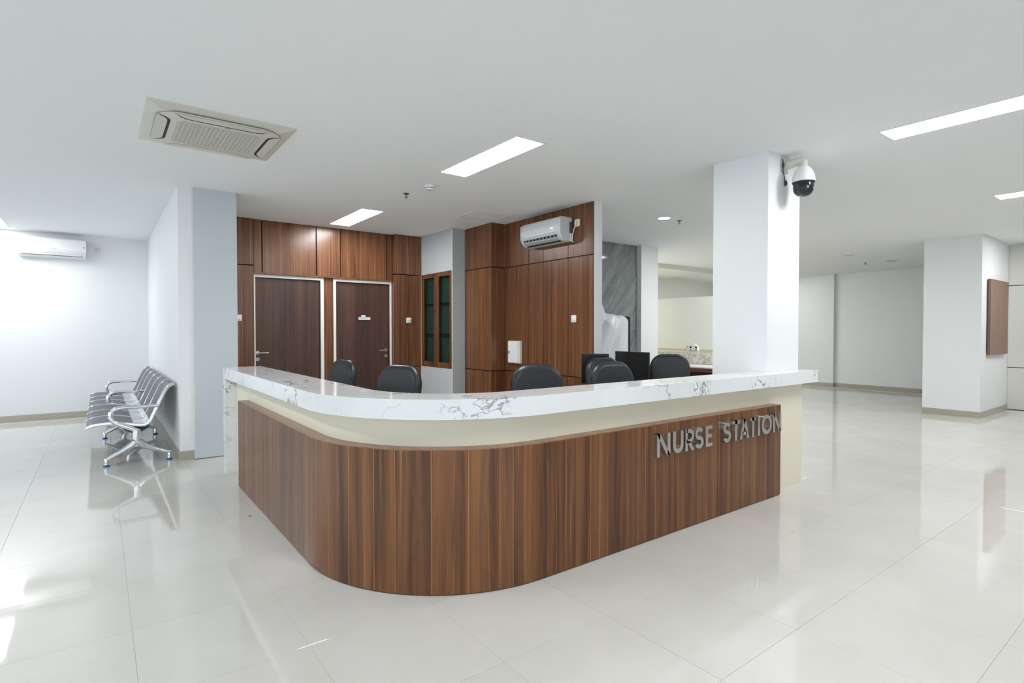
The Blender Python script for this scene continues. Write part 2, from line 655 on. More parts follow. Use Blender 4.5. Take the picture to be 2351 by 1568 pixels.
def lever(parent, cx, z, yf, sgn):
    h = obj('handle', lathe(new(), [(0.026, 0), (0.026, 0.006), (0.023, 0.009), (0.012, 0.010), (0.010, 0.045)], 0, 0, 24), 'steel', parent, smooth=True, local=True)
    h.location = (cx - parent.location.x, yf - parent.location.y, z - parent.location.z)
    h.rotation_euler = (PI / 2, 0, 0)
    tb = tube(new(), [(0, -0.002, 0.042), (sgn * 0.012, 0, 0.047), (sgn * 0.13, 0, 0.047)], [0.009, 0.0095, 0.0085], 10)
    obj('lever', tb, 'steel', h, smooth=True, local=True)
    k = obj('lock', lathe(new(), [(0.026, 0), (0.026, 0.006), (0.023, 0.009), (0.012, 0.009), (0.010, 0.006)], 0, 0, 24), 'steel', parent, smooth=True, local=True)
    k.location = (cx - parent.location.x, yf - parent.location.y, z - 0.088 - parent.location.z)
    k.rotation_euler = (PI / 2, 0, 0)
    obj('keyhole', B(-0.002, 0.002, -0.006, 0.006, 0.0062, 0.0095), 'dark', k, local=True)


def door(name, label, x0, x1, lx0, lx1, hx, sgn):
    d = bpy.data.objects.new(name, None)
    C.objects.link(d)
    d.location = ((x0 + x1) / 2, 8.03, 0)
    d['kind'] = 'structure'
    d['label'] = label
    top, lt = 2.125, 2.087
    bm = new()
    poly = [(x0, 0), (x0, top), (x1, top), (x1, 0), (lx1, 0), (lx1, lt), (lx0, lt), (lx0, 0)]
    for a, b, z0, z1 in ((x0, lx0, 0, top), (lx1, x1, 0, top), (lx0, lx1, lt, top)):
        box(bm, a, b, 7.995, 8.0595, z0, z1)
    obj('door_frame', bm, 'frame', d)
    bm = new()
    box(bm, lx0, lx0 + 0.006, 8.022, 8.0595, 0.0, lt)
    box(bm, lx1 - 0.012, lx1, 8.022, 8.0595, 0.0, lt)
    box(bm, lx0, lx1, 8.022, 8.0595, lt - 0.006, lt)
    obj('door_seal', bm, 'dark', d)
    obj('door_leaf', B(lx0 + 0.006, lx1 - 0.012, 8.03, 8.059, 0.008, lt - 0.006), 'wood_door', d, uvoff=(x0 * 3, 0))
    lever(d, hx, 1.058, 8.03, sgn)
    return d


door('door_1', 'left dark walnut door with white frame and handle on its left', 1.672, 2.612, 1.692, 2.566, 1.722, 1)
d2 = door('door_2', 'right dark walnut door with a small name plate', 2.752, 3.668, 2.790, 3.644, 3.588, -1)
sp = obj('name_plate', B(3.130, 3.338, 8.022, 8.0298, 1.517, 1.581), 'black', d2, bevel=0.002)
obj('plate_face', B(3.140, 3.328, 8.0195, 8.0219, 1.527, 1.571), 'white', sp)
obj('plate_tab', B(3.186, 3.250, 8.0185, 8.0218, 1.574, 1.597), 'white', sp)
tb = new()
for r, (za, n) in enumerate(((1.559, 17), (1.546, 11))):
    for k in range(n):
        x = 3.147 + k * 0.0105
        box(tb, x, x + random.choice((0.005, 0.007, 0.0085)), 8.0190, 8.0194, za - 0.003, za + 0.003)
obj('plate_print', tb, 'textgrey', sp)


def switch(name, label, center, normal, w=0.085, h=0.086, rockers=1, group=None, socket=False):
    """wall plate; normal is '-y' or '-x'"""
    rz = 0 if normal == '-y' else -PI / 2
    t = thing(name, label, 'socket' if socket else 'switch', center, rz, group)
    pl = pillow(new(), rrect(w, h, 0.012, 5), 0.012, 0.005, lambda a, b, d: (a, -0.006 + d * 0.94, b), 3)
    obj('plate', pl, 'ivory', t, smooth=True, local=True)
    if socket:
        bmn = new()
        lathe(bmn, [(0.021, 0), (0.021, 0.004), (0.019, 0.006)], 0, 0, 20)
        p = obj('plug', bmn, 'ivory', t, smooth=True, local=True)
        p.rotation_euler = (PI / 2, 0, 0)
        p.location = (0, -0.012, 0.0)
        obj('plug_body', pillow(new(), rrect(0.03, 0.044, 0.01, 4), 0.03, 0.008, lambda a, b, d: (a, -0.03 + d, b - 0.006), 3), 'ivory', t, smooth=True, local=True)
    else:
        wr = (w - 0.034)
        for i in range(rockers):
            hh = (h - 0.036) / rockers
            zc = (h - 0.036) / 2 - hh * (i + 0.5)
            bmn = pillow(new(), rrect(wr, hh - 0.003, 0.004, 3), 0.008, 0.003, lambda a, b, d: (a, -0.0145 + d, b + zc), 2)
            obj('rocker', bmn, 'white', t, smooth=True, local=True)
    return t


switch('light_switch', 'double light switch on walnut panel right of the doors', (3.90, 7.874, 1.524), '-y', rockers=2)
switch('light_switch', 'light switch half hidden behind the grey wall end', (1.470, 7.939, 1.530), '-y')

# ---- grey wall with the recessed display cabinet
XG = 4.13
bm = new()
box(bm, XG, 4.34, 6.922, 8.06, 0, 0.800)
box(bm, XG, 4.34, 6.922, 8.06, 2.247, ZC)
box(bm, XG, 4.34, 7.874, 8.06, 0.800, 2.247)
box(bm, XG, 4.34, 6.922, 6.931, 0.800, 2.247)
box(bm, 4.332, 4.34, 6.931, 7.874, 0.800, 2.247)
wc = struct('wall_cabinet', bm, 'grey', 'grey wall with recessed display cabinet')
obj('side_panel', B(XG + 0.001, 4.342, 6.914, 6.9216, 0, 2.052), 'greyd', wc)
obj('side_panel', B(XG + 0.001, 4.342, 6.914, 6.9216, 2.054, ZC), 'greyd', wc)
obj('edge_strip', B(XG - 0.006, XG, 6.914, 6.926, 0, ZC), 'frame', wc)
obj('edge_strip', B(XG - 0.006, XG, 7.876, 7.892, 0, 2.247), 'frame', wc)

t = thing('display_cabinet', 'narrow two-door display cabinet with green glass in grey wall', 'cabinet', (4.24, 7.40, 0.802))
bm = new()
box(bm, 4.150, 4.330, 7.862, 7.872, 0.802, 2.245)
box(bm, 4.150, 4.330, 6.933, 6.943, 0.802, 2.245)
box(bm, 4.150, 4.330, 6.943, 7.862, 0.802, 0.815)
box(bm, 4.150, 4.330, 6.943, 7.862, 2.232, 2.245)
box(bm, 4.195, 4.330, 6.943, 7.862, 0.815, 2.232)
obj('body', bm, 'teal', t)
for z in (1.305, 1.773):
    obj('shelf', B(4.155, 4.1945, 6.945, 7.86, z - 0.009, z + 0.009), 'dark', t)
for ya, yb, pa, pb in ((7.397, 7.872, 7.465, 7.792), (6.933, 7.394, 6.994, 7.326)):
    bm = new()
    for a, b, z0, z1 in ((ya, pa, 0.803, 2.244), (pb, yb, 0.803, 2.244), (pa, pb, 0.803, 0.884), (pa, pb, 2.180, 2.244)):
        box(bm, 4.126, 4.147, a, b, z0, z1)
    dr = obj('door', bm, 'wood_wall', t, uvoff=(ya, 0))
    obj('pane', B(4.136, 4.140, pa, pb, 0.884, 2.180), 'glass', dr)
kb = lathe(new(), [(0.018, 0), (0.016, 0.010), (0.006, 0.012)], 0, 0, 16)
k = obj('knob', kb, 'black', t, smooth=True, local=True)
k.location = (4.122 - 4.24 + 0.012, 7.765 - 7.40, 0.93 - 0.802)
k.rotation_euler = (0, -PI / 2, 0)

# ---- second walnut wall
wp = struct('wall_panelled', B(4.60, 4.73, 4.512, 6.42, 0, ZC), 'plaster', 'walnut panelled wall with a white end')
obj('wall_block', B(4.365, 4.60, 6.26, 8.06, 0, ZC), 'groove', wp)
obj('wall_block', B(4.5945, 4.60, 4.516, 6.26, 0, ZC), 'groove', wp)
ZS = ((0.0, 0.795), (0.806, 2.239), (2.250, ZC))
for z0, z1 in ZS:
    wpan(4.345, 4.365, 6.236, 6.911, z0, z1, wp)
    wpan(4.366, 4.579, 6.236, 6.26, z0, z1, wp)
ys = [4.516, 4.936, 5.407, 5.707, 6.2355]
for a, b in zip(ys, ys[1:]):
    for z0, z1 in ZS:
        wpan(4.580, 4.5945, a + (0.005 if a > 4.6 else 0), b - (0.005 if b < 6.2 else 0), z0, z1, wp)

switch('light_switch', 'single light switch on walnut wall below the air conditioner', (4.579, 4.826, 1.503), '-x', w=0.088, h=0.09)
t = switch('wall_socket', 'white socket with plugged cable beside the walnut wall air conditioner', (4.579, 4.768, 2.646), '-x', w=0.085, h=0.09, socket=True)

t = thing('distribution_box', 'small white electrical box with key on walnut wall', 'electrical box', (4.579, 5.975, 0.915))
obj('body', B(4.538, 4.5785, 5.846, 6.105, 0.915, 1.222), 'ivory', t, bevel=0.004)
dr = obj('door', B(4.530, 4.5375, 5.886, 6.100, 0.925, 1.212), 'white', t, bevel=0.003)
obj('hinge_strip', B(4.531, 4.5375, 5.862, 5.880, 0.925, 1.212), 'ivory', t)
kx = tube(new(), [(4.529, 6.066, 1.073), (4.512, 6.062, 1.070), (4.510, 6.050, 1.045)], [0.006, 0.006, 0.005], 8)
obj('key', kx, 'dark', dr, smooth=True)
tag(obj('wall_sticker', B(4.5775, 4.5794, 4.585, 4.655, 0.690, 0.780), 'red'), 'small red sticker low on walnut wall behind the counter', 'sticker')


# ---- split air conditioners
def split_ac(name, label, loc, rotz, length, height, depth, open_flap):
    """local: wall plane y=0, unit reaches to -depth, x along, z up from 0"""
    t = thing(name, label, 'air conditioner', loc, rotz)
    L, H, D = length / 2, height, depth
    prof = [(0, 0.0), (0, H), (-D * 0.55, H), (-D * 0.86, H * 0.985), (-D * 0.97, H * 0.93), (-D, H * 0.82),
            (-D * 0.995, H * 0.36), (-D * 0.93, H * 0.22), (-D * 0.74, H * 0.06), (-D * 0.55, 0.0)]
    bm = prism(new(), prof, lambda a, b: (-L, a, b), lambda a, b: (L, a, b))
    obj('body', bm, 'acgrey' if open_flap else 'white', t, smooth=True, bevel=0.012, local=True, seg=3)
    def onface(z):     # y of the front at height z
        for (y0, z0), (y1, z1) in zip(prof[2:], prof[3:]):
            if z1 <= z <= z0:
                return y0 + (y1 - y0) * (z0 - z) / (z0 - z1)
        return -D
    return t, onface


t, fy = split_ac('wall_air_conditioner', 'white split air conditioner on walnut wall, louvre open', (4.579, 5.235, 2.432), -PI / 2, 0.76, 0.292, 0.215, True)
obj('trim_strip', B(-0.285, 0.335, -0.2195, -0.2145, 0.117, 0.127), 'bright', t, local=True)
# open air outlet with louvre fins
out = obj('air_outlet', prism(new(), [(-0.2085, 0.074), (-0.1995, 0.074), (-0.128, 0.008), (-0.128, -0.0015), (-0.134, -0.002)], lambda a, b: (-0.315, a - 0.002, b), lambda a, b: (0.32, a - 0.002, b)), 'dark', t, local=True)
for k in range(9):
    x = -0.28 + k * 0.068
    obj('louvre_fin', prism(new(), [(-0.2105, 0.070), (-0.2005, 0.068), (-0.150, 0.012), (-0.155, 0.008)], lambda a, b: (x, a - 0.003, b), lambda a, b: (x + 0.018, a - 0.003, b)), 'greyd', out, local=True)
obj('louvre_flap', prism(new(), [(-0.196, 0.044), (-0.176, 0.030), (-0.170, 0.022), (-0.192, 0.034)], lambda a, b: (-0.31, a - 0.012, b - 0.004), lambda a, b: (0.315, a - 0.012, b - 0.004)), 'greyd', t, local=True)
obj('side_grille', B(0.3785, 0.383, -0.055, -0.012, 0.10, 0.235), 'textgrey', t, local=True)
obj('service_cover', B(0.3785, 0.388, -0.035, -0.002, 0.004, 0.098), 'ivory', t, local=True)
obj('display_mark', B(0.238, 0.256, -0.2175, -0.2145, 0.150, 0.168), 'led', t, local=True)
obj('display_mark', B(0.215, 0.220, -0.2175, -0.2145, 0.152, 0.168), 'led', t, local=True)
obj('print_mark', B(-0.350, -0.315, -0.2130, -0.2100, 0.262, 0.270), 'black', t, local=True)
obj('sticker', B(-0.350, -0.322, -0.2172, -0.2145, 0.195, 0.235), 'orange', t, local=True)
cb = tube(new(), [(4.545, 4.768, 2.626), (4.535, 4.780, 2.585), (4.545, 4.815, 2.52), (4.555, 4.838, 2.46), (4.560, 4.842, 2.43), (4.572, 4.830, 2.425)], 0.006, 8)
tag(obj('power_cable', cb, 'ivory', smooth=True), 'short white power cable between socket and walnut wall air conditioner', 'cable')

t, fy = split_ac('wall_air_conditioner', 'white split air conditioner high on left wall above the bench', (-0.54, YL, 2.478), 0, 0.80, 0.292, 0.215, False)
obj('front_panel', B(-0.398, 0.398, -0.2185, -0.213, 0.10, 0.268), 'white', t, local=True, bevel=0.003)
fl = obj('louvre_flap', prism(new(), [(-0.2195, 0.078), (-0.212, 0.086), (-0.172, 0.034), (-0.180, 0.026)], lambda a, b: (-0.345, a, b), lambda a, b: (0.345, a, b)), 'white', t, local=True)
obj('flap_gap', prism(new(), [(-0.1815, 0.0255), (-0.172, 0.034), (-0.166, 0.026), (-0.1755, 0.0185)], lambda a, b: (-0.352, a, b), lambda a, b: (0.352, a, b)), 'textgrey', t, local=True)
for k, (xa, w) in enumerate(((-0.345, 0.03), (-0.290, 0.032), (-0.02, 0.075))):
    z = 0.250 if k < 2 else 0.118
    obj('print_mark', B(xa, xa + w, -0.2195, -0.2184, z, z + 0.006), 'textgrey' if k < 2 else 'greyd', t, local=True)
k = obj('display_ring', lathe(new(), [(0.013, 0), (0.013, 0.002), (0.009, 0.002), (0.009, 0.001)], 0, 0, 20), 'greyd', t, local=True)
k.location = (0.372, -0.2184, 0.165)
k.rotation_euler = (PI / 2, 0, 0)
switch('wall_socket', 'small socket on left wall beside the air conditioner', (0.0, YL - 0.001, 2.642), '-y', w=0.062, h=0.078, socket=True)
cb = tube(new(), [(-0.142, YL - 0.03, 2.66), (-0.10, YL - 0.025, 2.705), (-0.06, YL - 0.022, 2.712), (-0.02, YL - 0.03, 2.69), (0.0, YL - 0.043, 2.645)], 0.004, 8)
tag(obj('power_cable', cb, 'white', smooth=True), 'thin white cable looping from left wall air conditioner to its socket', 'cable')

# ---- columns
struct('wall_column_front', B(4.475, 5.017, 2.380, 2.890, 0, ZC), 'plaster', 'white square column rising from the counter end')
struct('wall_column_right', B(10.92, 12.56, 2.400, 3.15, 0, ZC), 'plaster', 'wide white column with brown board at right')
struct('wall_column_middle', B(7.585, 8.04, 6.300, 6.62, 0, ZC), 'plaster', 'white column beside the grey marble wall')
# ---- right wall of cream panels
wr = struct('wall_right', B(12.562, 12.70, Y0, 2.3995, 0, ZC), 'groove', 'cream panelled wall at right edge')
for z0, z1 in ((0.012, 0.724), (0.738, 2.132), (2.146, ZC)):
    ya = 2.397
    for k in range(4):
        obj('panel', B(12.550, 12.562, ya - 1.2 * (k + 1) + 0.004, ya - 1.2 * k, z0, z1), 'creamwall', wr)
# ---- corridor end
struct('wall_far_end', B(14.359, 14.5, 7.74, 10.7, 0, 2.745), 'cream')
struct('wall_far', B(14.36, 14.5, 2.3, 7.74, 0, 2.745), 'plaster', 'grey-white end wall of the corridor')
struct('wall_pilaster', B(14.27, 14.36, 5.93, 6.42, 0, 2.745), 'plaster')
struct('wall_corridor', B(12.70, 14.36, 2.25, 2.40, 0, 2.745), 'plaster')
struct('wall_backroom', B(8.04, 14.5, 9.20, 9.35, 0, ZC), 'cream')
struct('wall_backroom_side', B(8.04, 8.12, 6.62, 9.20, 0, 2.757), 'cream')
wl = struct('wall_low', B(8.80, 8.92, 5.20, 7.30, 0, 1.985), 'cream', 'cream low partition behind the desk')

# ---- grey marble wall
wm = struct('wall_marble', B(4.73, 7.585, 6.412, 6.60, 0, ZC), 'grout', 'grey veined marble wall')
rows = ((0.0, 0.668, 6.26), (0.670, 1.397, 6.86), (1.399, 2.126, 6.86), (2.128, ZC, 6.38))
for r, (z0, z1, xb) in enumerate(rows):
    e = [4.731, xb - 1.2, xb, 7.584]
    for a, b in zip(e, e[1:]):
        obj('marble_slab', B(a + 0.001, b - 0.001, 6.400, 6.412, z0, z1), 'gmarble', wm)


# ---- skirting
def skirt(name, *boxes):
    bm = new()
    for b_ in boxes:
        box(bm, *b_)
    struct(name, bm, 'skirt')


HB = 0.094
skirt('baseboard_left', (X0, 0.665, YL - 0.010, YL, 0, HB))
skirt('baseboard_partition', (0.655, 0.665, 6.630, YL - 0.010, 0, HB), (0.665, 0.7955, 6.630, 6.640, 0, HB))
skirt('baseboard_column', (10.910, 10.920, 2.390, 3.15, 0, HB), (10.920, 12.549, 2.390, 2.400, 0, HB))
skirt('baseboard_far', (14.350, 14.360, 2.40, 5.920, 0, HB), (14.260, 14.270, 5.920, 6.43, 0, HB), (14.270, 14.360, 5.920, 5.930, 0, HB), (14.350, 14.360, 6.43, 10.5, 0, HB))


# ------------------------------------------------------------------ ceiling fittings
def panel_light(cx, cy, z, label, w=0.30, l=1.20):
    t = thing('ceiling_panel_light', label, 'ceiling light', (cx, cy, z), 0, 'recessed LED ceiling panels')
    bm = new()
    f = 0.014
    for a, b, c_, d in ((-w / 2, w / 2, -l / 2, -l / 2 + f), (-w / 2, w / 2, l / 2 - f, l / 2), (-w / 2, -w / 2 + f, -l / 2 + f, l / 2 - f), (w / 2 - f, w / 2, -l / 2 + f, l / 2 - f)):
        box(bm, a, b, c_, d, -0.005, 0)
    obj('frame', bm, 'white', t, local=True)
    obj('diffuser', B(-w / 2 + f, w / 2 - f, -l / 2 + f, l / 2 - f, -0.003, -0.0005), 'panel_light', t, local=True)


for spec in (
        (2.730, 3.965, ZC, 'recessed LED ceiling panel directly above the counter, largest whole one'),
        (2.730, 7.075, ZC, 'recessed LED ceiling panel just in front of the two doors'),
        (4.865, 1.065, ZC, 'long LED ceiling panel cut by the upper right edge'),
        (8.085, 1.065, ZC, 'small LED ceiling panel at right edge above the wide column'),
        (-1.165, 10.10, ZC, 'LED ceiling panel cut by the left edge near left wall air conditioner'),
        (-1.165, 3.90, ZC, 'added LED fill panel left of the counter, outside the view'),  # from here on: unseen panels added to raise the light level
        (1.60, 0.55, ZC, 'added unseen LED fill panel above the viewpoint, before the counter corner'),
        (8.085, 4.50, ZC, 'added LED fill panel over the back desk, hidden by the square column'),
        (11.30, 1.065, ZC, 'added LED fill panel beside the cream right wall, outside the view'),
        (13.25, 7.20, 2.797, 'added LED fill panel in the corridor, hidden by the square column', 0.3, 0.6),
        (8.95, 8.50, 2.757, 'added LED fill panel beside the low partition, hidden by white column'),
        (9.70, 8.50, 2.757, 'added unseen LED fill panel in the room behind the low partition')):
    panel_light(*spec)


def downlight(cx, cy, z, label, on, r=0.085):
    t = thing('downlight', label, 'downlight', (cx, cy, z), 0, 'round downlights')
    obj('rim', lathe(new(), [(r, 0), (r, -0.003), (r - 0.006, -0.005), (r - 0.010, -0.003), (r - 0.010, 0)], 0, 0, 32), 'white', t, local=True, smooth=True)
    obj('diffuser', lathe(new(), [(r - 0.0105, -0.0005), (r - 0.0105, -0.0045)], 0, 0, 32), 'spot_light' if on else 'cassette', t, local=True)


downlight(6.02, 4.62, ZC, 'glowing round downlight beside the square column', True)
downlight(11.86, 4.65, ZC, 'unlit round downlight in the dim corridor, nearer one', False, 0.10)
downlight(13.09, 4.33, 2.803, 'unlit round downlight in the dim corridor, farther one', False, 0.10)


def sprinkler(cx, cy, z, label):
    t = thing('fire_sprinkler', label, 'sprinkler', (cx, cy, z), 0, 'ceiling sprinklers')
    obj('plate', lathe(new(), [(0.034, 0), (0.034, -0.003), (0.016, -0.008)], 0, 0, 20), 'darksteel', t, local=True, smooth=True)
    bm = tube(new(), [(0, 0, -0.006), (0, 0, -0.018)], 0.010, 10)
    for s in (-1, 1):
        tube(bm, [(s * 0.010, 0, -0.012), (s * 0.012, 0, -0.030), (s * 0.003, 0, -0.044)], 0.003, 6)
    obj('yoke', bm, 'darksteel', t, local=True, smooth=True)
    obj('deflector', lathe(new(), [(0.016, -0.044), (0.016, -0.046)], 0, 0, 14), 'darksteel', t, local=True)


sprinkler(2.70, 5.50, ZC, 'ceiling sprinkler between smoke detector and the doors')
sprinkler(6.32, 4.60, ZC, 'ceiling sprinkler right beside the glowing downlight')
sprinkler(13.02, 4.79, 2.808, 'ceiling sprinkler in the dim corridor')

t = thing('smoke_detector', 'round white smoke detector beside the large ceiling panel light', 'smoke detector', (2.75, 5.06, ZC))
obj('base', lathe(new(), [(0.052, 0), (0.052, -0.014), (0.048, -0.017)], 0, 0, 36), 'white', t, local=True, smooth=True)
obj('dome', lathe(new(), [(0.046, -0.0155), (0.046, -0.034), (0.040, -0.042), (0.026, -0.046)], 0, 0, 36), 'white', t, local=True, smooth=True)
for k in range(8):
    a = k * PI / 4 + 0.72
    bm = new()
    pts = []
    for s in (-0.26, 0, 0.26):
        pts.append((a + s))
    v = []
    for z in (-0.023, -0.031):
        for s in pts:
            v.append(bm.verts.new((0.0468 * math.cos(s), 0.0468 * math.sin(s), z)))
    for i in (0, 1):
        bm.faces.new((v[i], v[i + 1], v[i + 4], v[i + 3]))
    r_ = bmesh.ops.extrude_face_region(bm, geom=list(bm.faces))
    for q in [g_ for g_ in r_['geom'] if isinstance(g_, bmesh.types.BMVert)]:
        q.co.x *= 0.97
        q.co.y *= 0.97
    obj('vent_slot', bm, 'dark', t, local=True)

t = thing('ceiling_hatch', 'square access hatch in the ceiling near walnut wall', 'hatch', (4.025, 5.945, ZC))
bm = new()
for a, b, c_, d in ((-0.262, 0.262, -0.262, -0.232), (-0.262, 0.262, 0.232, 0.262), (-0.262, -0.232, -0.232, 0.232), (0.232, 0.262, -0.232, 0.232)):
    box(bm, a, b, c_, d, -0.004, 0)
obj('frame', bm, 'bright', t, local=True)
obj('panel', B(-0.229, 0.229, -0.229, 0.225, -0.0015, -0.0002), 'ceil', t, local=True)
obj('gap', B(-0.229, 0.229, 0.2255, 0.2315, -0.0012, -0.0002), 'dark', t, local=True)

# ---- cassette air conditioner
CX, CY = 0.728, 4.710
t = thing('cassette_air_conditioner', 'beige square cassette air conditioner set in the ceiling', 'air conditioner', (CX, CY, ZC))
S = 0.468
bm = new()
lv = [(S, 0.0), (S, -0.008), (S - 0.10, -0.030), (S - 0.115, -0.031)]
rings = []
for s, z in lv:
    rings.append([bm.verts.new(p) for p in ((-s, -s, z), (s, -s, z), (s, s, z), (-s, s, z))])
for a, b in zip(rings, rings[1:]):
    for k in range(4):
        bm.faces.new((a[k], a[(k + 1) % 4], b[(k + 1) % 4], b[k]))
bm.faces.new(rings[-1])
bm.faces.new(rings[0][::-1])
obj('panel', bm, 'cassette', t, local=True)
# seam of the rounded centre panel
cen = rrect(0.80, 0.80, 0.16, 10)
bm = pillow(new(), cen, 0.006, 0.003, lambda a, b, d: (a, b, -0.0345 + d), 2)
obj('centre_panel', bm, 'cassette', t, local=True, smooth=True)
bm = new()
sm = rrect(0.806, 0.806, 0.163, 10)
prism(bm, sm, lambda a, b: (a, b, -0.0315), lambda a, b: (a, b, -0.0332))
obj('panel_seam', bm, 'seam', t, local=True)


def flap(cx, cy, half, depth, rot):
    """lens shaped outlet flap; straight outer edge, curved inner edge"""
    pts = [(-half, 0)] + [(-half + 2 * half * k / 16, 0) for k in range(1, 16)] + [(half, 0)]
    inner = []
    for k in range(15, 0, -1):
        x = -half + 2 * half * k / 16
        e = min(1.0, (1 - abs(x) / half) / 0.32)
        inner.append((x, depth * math.sin(e * PI / 2)))
    full = pts + inner
    ca, sa = math.cos(rot), math.sin(rot)
    f = lambda a, b, z, g: (cx + (a * g) * ca - (b * g if g == 1 else b * 1.0 + (0.018 if b > 0 else 0.001)) * sa,
                            cy + (a * g) * sa + (b * g if g == 1 else b * 1.0 + (0.018 if b > 0 else 0.001)) * ca, z)
    if rot < 3:
        obj('flap_gap', prism(new(), full, lambda a, b: f(a, b, -0.0375, 1.01), lambda a, b: f(a, b, -0.0390, 1.01)), 'dark', t, local=True)
    fl_ = obj('outlet_flap', prism(new(), full, lambda a, b: f(a, b, -0.0391, 1), lambda a, b: f(a, b, -0.0402, 1)), 'cassette', t, local=True)


flap(0.0, -0.385, 0.30, 0.075, 0)
flap(-0.392, 0.0, 0.30, 0.062, -PI / 2)
flap(0.392, 0.0, 0.30, 0.062, PI / 2)
flap(0.0, 0.385, 0.30, 0.075, PI)
gx0, gx1, gy0, gy1 = -0.262, 0.262, -0.235, 0.262
gcx, gcy = 0, (gy0 + gy1) / 2
gb = obj('intake_recess', prism(new(), [(a + gcx, b + gcy) for a, b in rrect(gx1 - gx0 + 0.02, gy1 - gy0 + 0.02, 0.05, 6)], lambda a, b: (a, b, -0.0376), lambda a, b: (a, b, -0.0386)), 'grille', t, local=True)
for k in range(19):
    x = gx0 + 0.008 + k * (gx1 - gx0 - 0.016) / 18
    obj('grille_bar', B(x - 0.0025, x + 0.0025, gy0 + (0.02 if k in (0, 18) else 0), gy1 - (0.02 if k in (0, 18) else 0), -0.043, -0.0386), 'cassette', t, local=True)
sl = new()
for k in range(40):
    y = gy0 + 0.004 + k * (gy1 - gy0 - 0.008) / 39
    box(sl, gx0 + 0.006, gx1 - 0.006, y - 0.0022, y + 0.0022, -0.0412, -0.0387)
o = obj('grille_slats', sl, 'cassette', t, local=True)
o['kind'] = 'stuff'
obj('print_mark', B(0.015, 0.05, -0.280, -0.272, -0.0385, -0.0375), 'textgrey', t, local=True)

# ------------------------------------------------------------------ nurse station
AC = (1.915, 3.215)


def path(r, yl, xr, n=36, c=AC):
    """list of points from the left end (x=c.x-r, y=yl) round the corner to (xr, c.y-r)"""
    p = [(c[0] - r, yl)]
    for k in range(n + 1):
        a = PI + PI / 2 * k / n
        p.append((c[0] + r * math.cos(a), c[1] + r * math.sin(a)))
    p.append((xr, c[1] - r))
    return p


def wall_strip(outer, inner, z0, z1):
    bm = new()
    lo = [[bm.verts.new((x, y, z)) for x, y in pts] for z in (z0, z1) for pts in (outer, inner)]
    o0, i0, o1, i1 = lo
    n = len(outer)
    for k in range(n - 1):
        bm.faces.new((o0[k], o0[k + 1], o1[k + 1], o1[k]))
        bm.faces.new((i0[k + 1], i0[k], i1[k], i1[k + 1]))
        bm.faces.new((o1[k], o1[k + 1], i1[k + 1], i1[k]))
        bm.faces.new((o0[k + 1], o0[k], i0[k], i0[k + 1]))
    for k in (0, n - 1):
        bm.faces.new((o0[k], o1[k], i1[k], i0[k]))
    return bm


ns = thing('nurse_station', 'curved walnut-fronted nurse station with white marble counter', 'reception desk', (AC[0], AC[1], 0))
RF = 0.955
YLE, XRE = 5.232, 4.478
ZP = 0.743
# cream body
obj('body', wall_strip(path(RF - 0.083, 5.760, 5.013), path(RF - 0.108, 5.760, 5.013), 0.0, 0.900), 'cream_board', ns, smooth=True)
# walnut front core + top edge
obj('front_core', wall_strip(path(RF - 0.006, YLE - 0.001, XRE - 0.001), path(RF - 0.082, YLE - 0.001, XRE - 0.001), 0.004, ZP - 0.001), 'deskdark', ns, smooth=True)
capb = wall_strip(path(RF - 0.0005, YLE, XRE), path(RF - 0.0825, YLE, XRE), ZP - 0.001, ZP + 0.004)
obj('top_edge', capb, 'wood_cap', ns)
# individual planks along the front
La = YLE - AC[1]
Lb = RF * PI / 2
Lc = XRE - AC[0]


def pt(s, r):
    """point at path length s (measured on RF) with radius r"""
    if s < La:
        return (AC[0] - r, YLE - s)
    if s < La + Lb:
        a = PI + (s - La) / RF
        return (AC[0] + r * math.cos(a), AC[1] + r * math.sin(a))
    return (AC[0] + (s - La - Lb), AC[1] - r)


